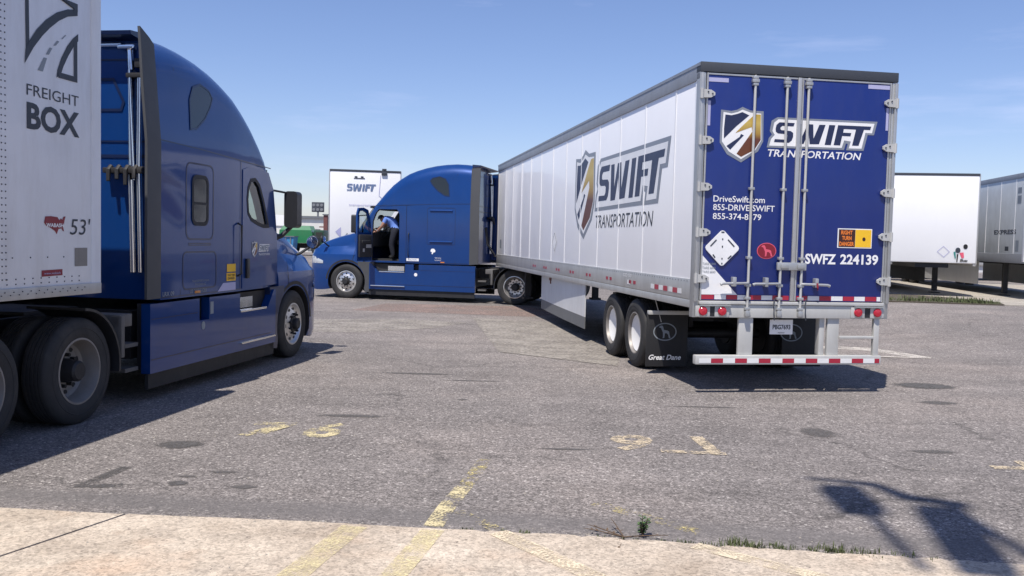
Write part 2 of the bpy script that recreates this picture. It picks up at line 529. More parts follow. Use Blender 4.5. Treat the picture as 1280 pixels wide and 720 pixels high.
# ------------------------------------------------------------------ wheels (prototypes face +y)
def tyre_mb(mb, r=0.51, w=0.28, y=0.0):
    h = w / 2
    prof = [(0.30, y - h * 0.80), (0.36, y - h * 0.98), (r - 0.09, y - h), (r - 0.035, y - h * 0.93), (r - 0.008, y - h * 0.78)]
    n = 5
    for k in range(n):                                   # circumferential grooves
        c = y - h * 0.70 + (h * 1.40) * (k + 0.5) / n
        g = h * 1.40 / n
        prof += [(r, c - g * 0.36), (r, c + g * 0.36)]
        if k < n - 1:
            prof += [(r - 0.013, c + g * 0.42), (r - 0.013, c + g * 0.58)]
    prof += [(r - 0.008, y + h * 0.78), (r - 0.035, y + h * 0.93), (r - 0.09, y + h), (0.36, y + h * 0.98), (0.315, y + h * 0.90), (0.30, y + h * 0.80)]
    mb.lathe(prof, seg=64, m=0, close=True)
    mb.lathe([(r - 0.105, y + h + 0.001), (r - 0.10, y + h + 0.004), (r - 0.095, y + h + 0.001)], seg=64, close=True)
    return mb

def make_wheel(kind):
    root_mb = tyre_mb(MB())
    t = root_mb.build('wheel', M['tyre'])
    rim = MB()
    h = 0.14
    if kind == 'steer':
        rim.lathe([(0.29, -0.10), (0.302, 0.105), (0.316, 0.118), (0.316, 0.128), (0.296, 0.130), (0.280, 0.105), (0.262, 0.085), (0.235, 0.092), (0.175, 0.118), (0.150, 0.128), (0.0, 0.128)], seg=48)
        ro = rim.build('rim', M['rim'], t)
        holes = MB()
        for k in range(10):
            a = 2 * math.pi * k / 10
            c = (0.224 * math.cos(a), 0, 0.224 * math.sin(a))
            holes.lathe([(0.0, 0.100), (0.027, 0.100), (0.027, 0.104), (0.0, 0.104)], c, seg=12)
        holes.build('hand_holes', M['rubber'], ro)
        hub = MB()
        hub.lathe([(0.125, 0.12), (0.125, 0.140), (0.085, 0.150), (0.085, 0.20), (0.07, 0.215), (0.0, 0.215)], seg=28)
        for k in range(10):
            a = 2 * math.pi * (k + 0.5) / 10
            hub.lathe([(0.017, 0.12), (0.017, 0.165), (0.010, 0.172), (0.0, 0.172)], (0.150 * math.cos(a), 0, 0.150 * math.sin(a)), seg=6)
        hub.build('hub', M['chassis'], ro)
    elif kind in ('drive', 'dusty'):
        mm = M['rim'] if kind == 'drive' else M['rimpaint']
        rim.lathe([(0.29, -0.12), (0.302, 0.108), (0.318, 0.120), (0.318, 0.130), (0.300, 0.132), (0.290, 0.100), (0.272, 0.02), (0.258, -0.02), (0.225, -0.045), (0.16, -0.05), (0.0, -0.05)], seg=48)
        ro = rim.build('rim', mm, t)
        holes = MB()
        for k in range(10):
            a = 2 * math.pi * k / 10
            holes.lathe([(0.0, -0.045), (0.024, -0.045), (0.024, -0.040), (0.0, -0.040)], (0.215 * math.cos(a), 0, 0.215 * math.sin(a)), seg=12)
        holes.build('hand_holes', M['rubber'], ro)
        hub = MB()
        hub.lathe([(0.115, -0.06), (0.115, 0.01), (0.10, 0.05), (0.10, 0.11), (0.08, 0.13), (0.0, 0.13)], seg=24)
        for k in range(10):
            a = 2 * math.pi * (k + 0.5) / 10
            hub.lathe([(0.017, -0.06), (0.017, 0.0), (0.0, 0.0)], (0.15 * math.cos(a), 0, 0.15 * math.sin(a)), seg=6)
        hub.build('hub', M['chassis'], ro)
    elif kind == 'cover':
        rim.lathe([(0.29, -0.12), (0.302, 0.108), (0.316, 0.118), (0.316, 0.128), (0.300, 0.130), (0.290, 0.11), (0.278, 0.02), (0.272, 0.015), (0.0, 0.015)], seg=48)
        ro = rim.build('rim', M['rimpaint'], t)
        cv = MB()
        cv.lathe([(0.276, 0.040), (0.270, 0.088), (0.262, 0.085), (0.14, 0.052), (0.05, 0.045), (0.0, 0.045)], seg=48)
        cv.build('wheel_cover', M['hubwhite'], ro)
    elif kind == 'inner':
        rim.lathe([(0.29, -0.12), (0.30, 0.12), (0.28, 0.12), (0.27, -0.02), (0.0, -0.02)], seg=32)
        rim.build('rim', M['chassis'], t)
    return t
PROTO = {}
def put_wheel(kind, parent, u, v, side, steer=0.0, z=0.505):
    rot = (0, random.random() * 6.0, (0 if side > 0 else math.pi) + steer)
    if kind not in PROTO:
        PROTO[kind] = make_wheel(kind)
        o = PROTO[kind]
        o.parent = parent
    else:
        o = share(PROTO[kind], parent)
    o.rotation_mode = 'ZYX' if False else 'XYZ'
    o.matrix_local = Matrix.Translation((u, v * side, z)) @ Matrix.Rotation(rot[2], 4, 'Z') @ Matrix.Rotation(rot[1], 4, 'Y')
    return o

# ------------------------------------------------------------------ tractor unit
def lin(x, xs, ys):
    if x <= xs[0]: return ys[0]
    for i in range(len(xs) - 1):
        if x <= xs[i + 1]:
            return ys[i] + (ys[i + 1] - ys[i]) * (x - xs[i]) / (xs[i + 1] - xs[i])
    return ys[-1]
CW_U = [-3.80, -1.90, -0.80, -0.45, -0.20, 0.0]
CW_W = [1.235, 1.235, 1.195, 1.13, 1.04, 0.93]
CT_U = [-3.80, -3.55, -3.25, -2.95, -2.65, -2.34, -2.05, -1.78, -1.50, -1.25, -1.00, -0.80, -0.62, -0.48, -0.34, -0.20, -0.08, 0.02]
CT_T = [3.97, 4.00, 4.015, 4.00, 3.965, 3.90, 3.82, 3.72, 3.56, 3.38, 3.15, 2.94, 2.755, 2.56, 2.36, 2.16, 2.00, 1.92]
def side_v(u, z):
    w = lin(u, CW_U, CW_W)
    if z > 2.8:
        w -= 0.13 * ((z - 2.8) / 1.2)
    return w
def bow(u):
    return 0.30 * lin(u, [-2.3, -0.7], [0.0, 1.0])
def cab_ring(u):
    T = lin(u, CT_U, CT_T)
    w = lin(u, CW_U, CW_W)
    zb = 1.10
    r = min(0.42, max(0.16, (T - 2.3) * 0.28))
    zt = T - r
    if zt > 2.95:
        zs = [zb, 1.6, 2.2, 2.8, (2.8 + zt) / 2, zt]
    else:
        zs = [zb + (zt - zb) * k / 5.0 for k in range(6)]
    wt = side_v(u, zt)
    right = [(side_v(u, z), z) for z in zs]
    for k in range(1, 8):
        a = R(90.0 * k / 7)
        right.append((wt - r + r * math.cos(a), zt + r * math.sin(a)))
    right.append((0.45, T + 0.015))
    k = bow(u)
    ring = [(u - k * (v / 1.2) ** 2.5, -v, z) for v, z in right] + [(u - k * (v / 1.2) ** 2.5, v, z) for v, z in reversed(right)]
    return ring
LS = lambda u, z, o: (u, side_v(u, z) + o, z)
RS = lambda u, z, o: (u, -side_v(u, z) - o, z)
WIN = [(-1.66, 2.12), (-1.69, 2.30), (-1.66, 2.46), (-1.58, 2.555), (-1.44, 2.575), (-1.30, 2.50), (-1.16, 2.30), (-1.04, 2.08), (-0.98, 1.96), (-1.14, 1.955), (-1.36, 1.99), (-1.56, 2.04)]
DOORO = [(-1.83, 1.80), (-1.83, 2.30), (-1.83, 2.68), (-1.66, 2.72), (-1.30, 2.72), (-0.98, 2.70), (-0.80, 2.48), (-0.66, 2.10), (-0.56, 1.80), (-0.52, 1.13), (-1.20, 1.13), (-1.83, 1.13)]
OPENING = [(-1.66, 1.15), (-1.66, 2.52), (-1.58, 2.66), (-1.00, 2.66), (-0.90, 2.55), (-0.80, 2.30), (-0.78, 1.15)]
WIN_K = [(-1.60, 2.02), (-1.62, 2.30), (-1.60, 2.48), (-1.50, 2.58), (-1.28, 2.58), (-1.10, 2.54), (-0.98, 2.36), (-0.88, 2.14), (-0.82, 1.98), (-1.00, 1.96), (-1.25, 1.97), (-1.45, 1.98)]

def apply_booleans(o, cutters):
    for c in cutters:
        c.parent = o.parent
        md = o.modifiers.new('b', 'BOOLEAN')
        md.operation = 'DIFFERENCE'
        md.solver = 'EXACT'
        md.object = c
        try:
            md.material_mode = 'TRANSFER'
        except Exception:
            pass
    dg = bpy.context.evaluated_depsgraph_get()
    dg.update()
    me = bpy.data.meshes.new_from_object(o.evaluated_get(dg))
    o.modifiers.clear()
    old = o.data
    o.data = me
    me.name = old.name
    bpy.data.meshes.remove(old)
    for c in cutters:
        bpy.data.objects.remove(c)
    me.polygons.foreach_set('use_smooth', [True] * len(me.polygons))
    me.set_sharp_from_angle(angle=R(30))

def door_skin(parent, side, name='door'):
    S = LS if side > 0 else RS
    n = len(WIN)
    mb = MB()
    wide = [((u - (-1.35)) * 1.0 + (-1.35), z) for u, z in WIN]
    vs = [S(u, z, 0.006) for u, z in DOORO] + [S(u, z, 0.006) for u, z in wide] + [S(u, z, -0.01) for u, z in DOORO] + [S(u, z, -0.01) for u, z in wide]
    fs = []
    for i in range(n):
        j = (i + 1) % n
        fs += [(i, j, n + j, n + i), (2 * n + i, 2 * n + j, j, i), (n + i, n + j, 3 * n + j, 3 * n + i)]
    mb.add(vs, fs)
    d = mb.build(name, M['blue'], parent)
    fr = Decal(S, 0.010)
    fr.stroke(WIN, 0.05)
    fr.build('window_seal', M['rubber'], d)
    gl = MB()
    gl.add([S(u, z, -0.012) for u, z in WIN], [tuple(range(n))])
    gl.build('window_pane', M['glass'], d, smooth=False, recalc=False)
    hd = MB()
    a = S(-1.73, 1.45, 0.004)
    b = S(-1.64, 1.28, 0.03)
    hd.box(-1.74, -1.66, a[1], a[1] + 0.035 * side, 1.26, 1.52, 0, 0.012)
    hd.build('handle', M['plastic'], d)
    return d

def tractor(name, loc, th, label, left_open, fin):
    root = empty(name, (loc[0], loc[1], 0), th)
    tag(root, label, 'truck', 'blue sleeper cab trucks')
    # --- cab shell
    mb = MB()
    mb.loft([cab_ring(u) for u in CT_U])
    cab = mb.build('cab_body', [M['blue'], M['interior']], root)
    cut = []
    c = MB().box(-2.35, -0.42, -1.06, 1.06, 1.20, 2.66).build('c', M['interior'])
    cut.append(c)
    c = MB().prism([(-0.95, 2.06), (0.30, 2.06), (0.30, 2.10), (-0.25, 2.66), (-0.95, 2.66)], 'xz', -0.93, 0.93).build('c', M['interior'])
    cut.append(c)
    cut.append(MB().prism(WIN_K if left_open else WIN, 'xz', -0.9, -1.6).build('c', M['interior']))
    if left_open:
        cut.append(MB().prism(OPENING, 'xz', 0.9, 1.6).build('c', M['interior']))
    else:
        cut.append(MB().prism(WIN, 'xz', 0.9, 1.6).build('c', M['interior']))
    apply_booleans(cab, cut)
    # --- windscreen
    ws = MB()
    N = 8
    pts = []
    for zz, uu in ((2.04, -0.115), (2.36, -0.335), (2.68, -0.56)):
        for k in range(N + 1):
            v = -0.95 + 1.9 * k / N
            pts.append((uu + 0.02 - 0.30 * (abs(v) / 1.2) ** 2.5, v, zz))
    fs = [(r * (N + 1) + k, r * (N + 1) + k + 1, (r + 1) * (N + 1) + k + 1, (r + 1) * (N + 1) + k) for r in range(2) for k in range(N)]
    ws.add(pts, fs)
    ws.build('windscreen', M['glass'], root)
    vs_ = MB()                                   # sun visor above the windscreen
    for s in (1,):
        pr = [(-0.70, -1.06), (-0.53, -0.7), (-0.44, 0), (-0.53, 0.7), (-0.70, 1.06), (-0.84, 1.06), (-0.68, 0.7), (-0.60, 0), (-0.68, -0.7), (-0.84, -1.06)]
        vs_.prism(pr, 'xy', 2.70, 2.76)
    vs_.build('sun_visor', M['plastic'], root)
    # --- interior
    st = MB()
    for s in (1, -1):
        st = MB()
        st.box(-1.95, -1.45, s * 0.62 - 0.26, s * 0.62 + 0.26, 1.62, 1.78, 0, 0.05)
        st.box(-2.08, -1.92, s * 0.62 - 0.26, s * 0.62 + 0.26, 1.75, 2.45, 0, 0.05)
        st.box(-1.85, -1.6, s * 0.62 - 0.2, s * 0.62 + 0.2, 1.21, 1.62, 0, 0.02)
        st.build('seat', M['seat'], root)
    ds = MB()
    ds.box(-0.80, -0.44, -1.04, 1.04, 1.55, 2.02, 0, 0.06)
    ds.lathe([(0.215, -0.012), (0.235, 0.0), (0.215, 0.012), (0.195, 0.0)], (0, 0, 0), 'x', 28, 0, True)
    k = len(ds.v) - 28 * 4
    for i in range(k, len(ds.v)):
        x, y, z = ds.v[i]
        ds.v[i] = (x * 0.8 - z * 0.6 - 0.98, y + 0.55, z * 0.8 + x * 0.6 + 1.98)
    ds.build('dashboard', M['interior'], root)
    # --- doors
    door_skin(root, -1)
    if not left_open:
        door_skin(root, 1)
    else:
        # the open door, swung out about its front edge
        dr = MB()
        Wd, t = 0.86, 0.05
        outer = [(0, 1.14), (0, 1.9), (0.08, 2.30), (0.22, 2.62), (0.5, 2.68), (0.78, 2.66), (Wd, 2.50), (Wd, 2.0), (Wd, 1.14), (0.4, 1.14)]
        inner = [(0.10, 1.98), (0.12, 2.02), (0.17, 2.26), (0.28, 2.52), (0.5, 2.59), (0.72, 2.57), (0.78, 2.46), (0.78, 2.04), (0.74, 1.97), (0.4, 1.96)]
        n = len(outer)
        vs = [(u, y, z) for y in (-t, 0.0) for u, z in outer + inner]
        fs = []
        for i in range(n):
            j = (i + 1) % n
            fs += [(i, j, n + j, n + i), (2 * n + i, 3 * n + i, 3 * n + j, 2 * n + j), (i, 2 * n + i, 2 * n + j, j), (n + i, n + j, 3 * n + j, 3 * n + i)]
        dr.add(vs, fs)
        d = dr.build('door', M['blue'], root)
        d['label'] = 'door standing wide open'
        tr = MB()
        tr.box(0.06, Wd - 0.06, 0.001, 0.05, 1.25, 1.90, 0, 0.02)
        tr.box(0.2, 0.7, 0.05, 0.09, 1.66, 1.74, 0, 0.02)
        tr.build('door_trim', M['interior'], d)
        ms = MB()
        ms.box(0.12, 0.42, 0.051, 0.06, 1.52, 1.62)
        ms.box(0.52, 0.62, 0.051, 0.06, 1.40, 1.50)
        ms.build('inner_pocket', M['lightsteel'], d)
        gl = MB()
        gl.add([(u, -t / 2, z) for u, z in inner], [tuple(range(n))])
        gl.build('window_pane', M['glass'], d, smooth=False, recalc=False)
        # door local x = hinge -> tip; outer face local -y side
        d.matrix_local = Matrix.Translation((-0.80, 1.215, 0)) @ Matrix.Rotation(R(84), 4, 'Z') @ Matrix.Diagonal((1, 1, 1, 1))
    # --- seams, panels, sleeper features
    for s, S in ((1, LS), (-1, RS)):
        d = Decal(S, 0.003)
        d.stroke([(-3.80, 2.845), (-3.0, 2.83), (-1.9, 2.79), (-0.90, 2.765)], 0.014, 0, False)
        d.stroke([(-3.38, 1.12), (-3.38, 3.70)], 0.010, 0, False)
        d.stroke([(-1.88, 1.12), (-1.88, 2.78)], 0.012, 0, False)
        d.stroke([(-1.86, 1.125), (-3.78, 1.125)], 0.014, 0, False)
        if s < 0:
            d.stroke(rrect(-3.26, -2.62, 1.77, 2.65, 0.09), 0.020)
            d.stroke(rrect(-3.20, -2.68, 1.70, 1.72, 0.008), 0.012)
            d.stroke(rrect(-3.33, -2.54, 1.19, 1.62, 0.08), 0.018)
        else:
            d.stroke(rrect(-3.36, -2.52, 1.66, 2.72, 0.06), 0.010)
        d.build('panel_seams', M['darkblue'], root)
        tw = [(-2.56, 3.50), (-2.63, 3.58), (-2.84, 3.625), (-3.02, 3.56), (-3.12, 3.40), (-3.16, 3.06), (-3.02, 3.08), (-2.80, 3.22), (-2.64, 3.38)]
        if s < 0:
            tw = [(u + 0.03, z - 0.02) for u, z in tw]
        d = Decal(S, 0.006)
        d.poly(tw)
        tp = d.build('roof_window', M['darkglass'], root)
        d = Decal(S, 0.009)
        d.stroke(tw, 0.022)
        d.build('window_seal', M['darkblue'], tp)
        if s < 0:
            wp = rrect(-3.12, -2.77, 1.95, 2.50, 0.08)
            d = Decal(S, 0.006)
            d.poly(wp)
            wo = d.build('sleeper_window', M['darkglass'], root)
            d = Decal(S, 0.010)
            d.stroke(wp, 0.045)
            d.stroke([(-3.10, 2.19), (-2.79, 2.19)], 0.03, 0, False)
            d.build('window_seal', M['rubber'], wo)
        else:
            vb = MB()
            for zz in (2.64, 1.74):
                vb.tube([(-2.60, side_v(-2.6, zz) + 0.004, zz), (-3.28, side_v(-3.28, zz) + 0.004, zz)], 0.028, 8)
            vb.build('panel_ridges', M['blue'], root)
    for s, S in ((1, LS), (-1, RS)):
        gh = MB()
        q = [S(-1.96, 1.30, 0.0), S(-1.96, 1.33, 0.055), S(-1.96, 1.95, 0.055), S(-1.96, 1.98, 0.0)]
        gh.tube(q, 0.014, 8)
        gh.build('grab_handle', M['plastic'], root)
        ml = MB()
        for u in (-3.0,):
            c = S(u, 1.09, 0.0)
            ml.box(u - 0.06, u + 0.06, c[1], c[1] + s * 0.012, 1.135, 1.165, 0, 0.005)
        ml.build('marker_lamp', M['lens_amber'], root)
    # --- side extenders behind the cab, roof spoiler
    for s in (1, -1):
        fx = MB()
        prof = [(-3.79, 1.12), (-4.06, 1.12), (-4.06, 3.97), (-4.00, 4.03), (-3.79, 3.95)]
        w0, w1 = 1.235, 1.17
        def sv(z): return w0 if z < 2.8 else w0 - 0.10 * (z - 2.8) / 1.2
        for a in (0,):
            rows = [1.12, 1.9, 2.8, 3.4, 3.86]
            vs = []
            for z in rows:
                for (u, dv) in ((-3.80, 0.006), (-3.90, 0.012), (-4.06, 0.0), (-4.06, -0.03), (-3.80, -0.03)):
                    vs.append((u, s * (sv(z) + dv), z + (fin * (-3.80 - u) / 0.26 if z == 3.86 else 0.0)))
            fs = []
            for i in range(len(rows) - 1):
                for k in range(5):
                    fs.append((i * 5 + k, i * 5 + (k + 1) % 5, (i + 1) * 5 + (k + 1) % 5, (i + 1) * 5 + k))
            fs += [(0, 1, 2, 3, 4), tuple(len(vs) - 5 + q for q in range(5))]
            fx.add(vs, fs)
        fxo = fx.build('side_extender', M['fairing'], root)
        ln = MB()
        for z0_, z1_ in ((1.2, 2.8), (2.8, 3.84)):
            ln.add([(u, s * (sv(z) - 0.034), z) for u, z in ((-3.82, z0_), (-4.04, z0_), (-4.04, z1_), (-3.82, z1_))], [(0, 1, 2, 3)])
        ln.build('extender_liner', M['blue'], fxo, smooth=False)
    sp = MB()
    sp.prism([(-3.78, 3.90), (-4.02, 3.925), (-4.03, 3.965), (-3.78, 3.985)], 'xz', -1.02, 1.02)
    sp.build('roof_spoiler', M['darkblue'], root)
    # --- back wall features
    BS = lambda v, z, o: (-3.805 - o, v, z)
    d = Decal(BS, 0.004)
    for vv in (0.70, -0.70):
        d.stroke([(vv + 0.26, 3.16), (vv + 0.26, 3.38), (vv + 0.17, 3.50), (vv - 0.0, 3.50), (vv - 0.10, 3.20), (vv - 0.07, 3.16)] if vv > 0 else
                 [(-0.44, 3.16), (-0.44, 3.49), (-0.68, 3.49), (-0.80, 3.25), (-0.77, 3.16)], 0.03)
    d.stroke([(1.1, 2.82), (-1.1, 2.82)], 0.02, 0, False)
    d.stroke([(1.1, 2.66), (-1.1, 2.66)], 0.035, 0, False)
    d.stroke([(1.1, 3.70), (-1.1, 3.70)], 0.02, 0, False)
    d.build('back_wall_seams', M['darkblue'], root)
    bw = MB()
    bw.tube([(-3.84, -0.94, 1.4), (-3.86, -0.93, 2.4), (-3.86, -0.925, 3.58), (-3.84, -0.90, 3.80)], 0.034, 12)
    bw.build('support_tube', M['chrome'], root)
    bw = MB()
    bw.tube([(-3.84, -1.03, 1.4), (-3.86, -1.02, 2.5), (-3.86, -1.02, 3.52)], 0.030, 12)
    bw.build('support_tube', M['chrome'], root)
    cl = MB()
    for zz in (3.52, 2.52):
        cl.box(-3.90, -3.81, -1.08, -0.88, zz - 0.025, zz + 0.025, 0, 0.008)
    for vv in (-0.70, -0.80, -0.90, -1.0):
        cl.tube([(-3.88, vv, 2.54), (-3.93, vv, 2.50), (-3.95, vv - 0.01, 2.42 - 0.12 * random.random())], [0.03, 0.026, 0.02], 8)
    cl.box(-3.92, -3.81, -1.08, -0.62, 2.47, 2.53, 0, 0.01)
    cl.box(-3.90, -3.81, -1.08, -0.98, 3.60, 3.70, 0, 0.01)
    cl.build('hose_bracket', M['chassis'], root)
    for vv, col in ((0.10, 0), (0.0, 1), (-0.10, 0)):
        hs = MB()
        hs.tube([(-3.95, vv, 2.2), (-4.02, vv * 0.9, 1.7), (-4.25, vv * 0.6, 1.35), (-4.7, vv * 0.4, 1.3), (-5.0, vv * .3, 1.5)], 0.018, 8)
        hs.build('air_hose', M['rubber'], root)
    lp = MB()
    lp.box(-3.86, -3.80, -0.80, -0.53, 3.83, 3.88, 0, 0.015)
    lp.box(-3.90, -3.80, -0.96, -0.78, 3.80, 3.85, 0, 0.015)
    lp.build('work_lamp', M['chrome'], root)
    # --- hood with fenders
    HU = [-0.52, -0.05, 0.20, 0.46, 0.72, 0.97, 1.10, 1.20, 1.27, 1.29]
    HT = [2.02, 1.965, 1.90, 1.82, 1.73, 1.62, 1.52, 1.38, 1.16, 1.0]
    HW = [1.17, 1.20, 1.215, 1.215, 1.20, 1.13, 1.06, 0.97, 0.84, 0.74]
    HB = [0.60, 0.50, 0.34, 0.28, 0.24, 0.23, 0.24, 0.27, 0.33, 0.45]
    rings = []
    for u, T, w, zb in zip(HU, HT, HW, HB):
        sh = min(1.30, T - 0.12)                         # fender shoulder height
        nar = w * (0.80 if u < 0.9 else 0.86)            # hood top is narrower than the fenders
        half = [(w * 0.97, zb), (w, zb + 0.12), (w, (zb + sh) / 2), (w, sh - 0.10), (w - 0.02, sh), (w - 0.08, sh + 0.06)]
        top = [(nar, sh + 0.10 + (T - sh) * 0.25), (nar - 0.02, sh + (T - sh) * 0.62), (nar - 0.10, T - 0.06), (nar - 0.22, T - 0.015), (nar * 0.45, T + 0.008)]
        half += top
        rings.append([(u, -v, z) for v, z in half] + [(u, v, z) for v, z in reversed(half)])
    hd = MB()
    hd.loft(rings)
    hood = hd.build('hood', [M['blue'], M['chassis']], root)
    cut = [MB().prism([(0.575 * math.cos(2 * math.pi * k / 48), 0.51 + 0.575 * math.sin(2 * math.pi * k / 48)) for k in range(48)], 'xz', s * 0.70, s * 1.5).build('c', M['chassis']) for s in (1, -1)]
    apply_booleans(hood, cut)
    HS = lambda s: (lambda u, z, o: (u, s * (lin(u, HU, HW) + o), z))
    for s in (1, -1):
        d = Decal(HS(s), 0.004)
        d.stroke([(-0.28, 1.45), (-0.20, 1.15), (-0.22, 1.10)], 0.012, 0, False)
        arch = [(0.62 * math.cos(R(a)), 0.51 + 0.62 * math.sin(R(a))) for a in range(5, 155, 10)]
        d.stroke(arch, 0.05, 0, False)
        d.build('wheel_arch_trim', M['rubber'], root)
        hl = MB()
        rows = []
        for (u, z0, z1) in ((0.74, 1.02, 1.10), (0.90, 1.02, 1.16), (1.05, 1.02, 1.22), (1.17, 1.02, 1.24)):
            w = lin(u, HU, HW)
            rows.append([(u, s * (w + 0.008), z0), (u, s * (w + 0.012), (z0 + z1) / 2), (u, s * (w + 0.004), z1)])
        vs = [p for r in rows for p in r]
        fs = [(i * 3 + k, i * 3 + k + 1, (i + 1) * 3 + k + 1, (i + 1) * 3 + k) for i in range(3) for k in range(2)]
        hl.add(vs, fs)
        hl.build('headlight', M['lens_clear'], root)
    gr = MB()
    gr.box(1.285, 1.31, -0.55, 0.55, 0.62, 1.28, 0, 0.01)
    gr.build('grille', M['plastic'], root)
    # cowl / fender filler behind the front wheel
    for s in (1, -1):
        ff = MB()
        arcp = [(0.60 * math.cos(R(a)), 0.51 + 0.60 * math.sin(R(a))) for a in (128, 140, 152, 164, 176, 188, 198)]
        ff.prism([(-0.36, 1.10), (-0.86, 1.10), (-0.86, 0.24), (-0.60, 0.20)] + list(reversed(arcp)), 'xz', s * 1.0, s * 1.19)
        ff.build('fender_flare', M['darkblue'] if s < 0 else M['fairing'], root)
    # --- skirts with step wells
    for s in (1, -1):
        sk = MB()
        nu = (-2.92, -2.68) if s < 0 else (-2.28, -2.12)
        sk.prism([(-3.98, 0.31), (-3.98, 1.065), (nu[0], 1.065), (nu[0], 0.80 if s < 0 else 0.90), (nu[1], 0.80 if s < 0 else 0.90), (nu[1], 1.065),
                  (-1.86, 1.065), (-1.86, 0.83), (-1.0, 0.83), (-0.80, 1.065), (-0.74, 1.065), (-0.74, 0.31)], 'xz', s * 1.12, s * 1.225)
        sko = sk.build('side_skirt', M['blue'], root)
        b2 = MB()
        b2.box(-3.9, -0.76, s * 1.02, s * 1.11, 0.34, 1.06)
        b2.build('skirt_backing', M['chassis'], sko)
        rb = MB()
        rb.box(-3.96, -0.72, s * 1.15, s * 1.19, 0.14, 0.305)
        rb.build('rubber_edge', M['rubber'], sko)
        MB().box(-1.84, -1.05, s * 1.115, s * 1.235, 0.815, 0.845, 0, 0.01).build('cab_step', M['chrome'], sko)
        MB().box(-1.86, -0.80, s * 1.19, s * 1.262, 0.40, 0.43, 0, 0.01).build('cab_step', M['chrome'], sko)
        MB().box(-1.80, -1.30, s * 1.113, s * 1.135, 0.86, 1.00).build('kick_plate', M['chrome'], sko)

        ln = Decal((lambda u, z, o: (u, s * (1.225 + o), z)), 0.003)
        ln.stroke([(-3.96, 0.46), (-0.9, 0.46)], 0.012, 0, False)
        ln.stroke([(-3.96, 0.90), (nu[0] - 0.05, 0.90)], 0.008, 0, False)
        ln.build('skirt_crease', M['darkblue'], sko)
    # --- mirrors
    for s in (1, -1):
        mm = MB()
        pr = rrect(s * 1.19, s * 1.39, 1.95, 2.48, 0.055)
        mm.prism(pr, 'yz', -0.22, -0.40)
        mr = mm.build('wing_mirror', M['plastic'], root)
        ar = MB()
        ar.tube([(-0.42, s * 1.05, 1.80), (-0.36, s * 1.14, 1.83), (-0.31, s * 1.27, 1.97)], [0.05, 0.035, 0.03], 8)
        ar.tube([(-0.60, s * 1.10, 2.48), (-0.34, s * 1.25, 2.45)], 0.015, 8)
        ar.build('mirror_arm', M['plastic'], mr)
        hm = MB()
        hm.lathe([(0.0, -0.05), (0.06, -0.045), (0.10, -0.01), (0.11, 0.02), (0.105, 0.028), (0.0, 0.032)], (0.76, s * 1.19, 1.74), 'x', 24)
        hmo = hm.build('hood_mirror', M['plastic'], root)
        gg = MB()
        gg.lathe([(0.0, 0.0), (0.094, 0.0), (0.09, -0.004), (0.0, -0.014)], (0.708, s * 1.19, 1.74), 'x', 24)
        gg.build('mirror_glass', M['chrome'], hmo)
        ha = MB()
        ha.tube([(0.55, s * 0.80, 1.47), (0.70, s * 1.0, 1.56), (0.76, s * 1.16, 1.68)], 0.022, 8)
        ha.build('mirror_arm', M['plastic'], hmo)
    # --- chassis
    ch = MB()
    for s in (1, -1):
        ch.box(-7.35, 0.9, s * 0.38, s * 0.46, 0.70, 0.98)
    ch.box(-7.35, -7.28, -0.46, 0.46, 0.70, 0.98)
    ch.box(-4.9, -4.05, -0.42, 0.42, 0.985, 1.02)
    for u in (0, -5.14, -6.46):
        ch.tube([(u, -1.05, 0.505), (u, 1.05, 0.505)], 0.075, 10)
    for u in (-5.14, -6.46):
        ch.lathe([(0.0, -0.2), (0.17, -0.15), (0.2, 0), (0.17, 0.15), (0, 0.2)], (u, 0, 0.5), 'x', 20)
    ch.box(-3.9, -0.8, -0.95, 0.95, 0.45, 0.98)
    ch.box(-0.8, 1.0, -0.62, 0.62, 0.45, 1.0)
    ch.build('chassis', M['chassis'], root)
    fw = MB()
    fw.prism([(-5.35, -0.46), (-5.25, 0.0), (-5.35, 0.46), (-6.0, 0.46), (-6.35, 0.2), (-6.0, 0.06), (-6.0, -0.06), (-6.35, -0.2), (-6.0, -0.46)], 'xy', 1.09, 1.16)
    fw.box(-6.1, -5.5, -0.38, 0.38, 0.985, 1.09)
    fw.build('fifth_wheel', M['chassis'], root)
    for s in (1, -1):
        mg = MB()
        pth = [(-5.14 + 0.60 * math.cos(R(a)), 0.505 + 0.60 * math.sin(R(a))) for a in range(-8, 96, 8)]
        pin = [(-5.14 + 0.575 * math.cos(R(a)), 0.505 + 0.575 * math.sin(R(a))) for a in range(-8, 96, 8)]
        mg.prism(pth + pin[::-1], 'xz', s * 0.62, s * 1.24)
        mg.build('mudguard', M['plastic'], root)
        br = MB()
        br.box(-4.50, -4.28, s * 0.46, s * 1.20, 0.86, 0.99, 0, 0.01)
        br.box(-4.50, -4.44, s * 1.05, s * 1.22, 0.55, 0.98, 0, 0.01)
        br.box(-4.28, -4.04, s * 0.95, s * 1.12, 0.62, 0.66)
        br.box(-4.28, -4.04, s * 0.95, s * 1.12, 0.36, 0.40)
        br.build('step_bracket', M['brktgrey'], root)
    # --- wheels
    for s in (1, -1):
        put_wheel('steer', root, 0.0, 1.055, s)
        for u in (-5.14, -6.46):
            put_wheel('dusty' if not left_open else 'drive', root, u, 1.07, s)
            put_wheel('inner', root, u, 0.74, s)
    return root

# ------------------------------------------------------------------ the two blue trucks
T1 = (3.51, 11.30, R(99.68))
K2 = (-4.669, 27.953, R(166.9))
K1 = (-4.466, 13.79, R(80.98))
k1 = tractor('sleeper_truck', K1, K1[2], 'dark blue sleeper truck in its own shade at the left, hitched to the weathered trailer', False, 0.14)
k2 = tractor('sleeper_truck', K2, K2[2], 'sunlit blue sleeper truck with its driver door open, turned across the front of its trailer', True, 0.02)

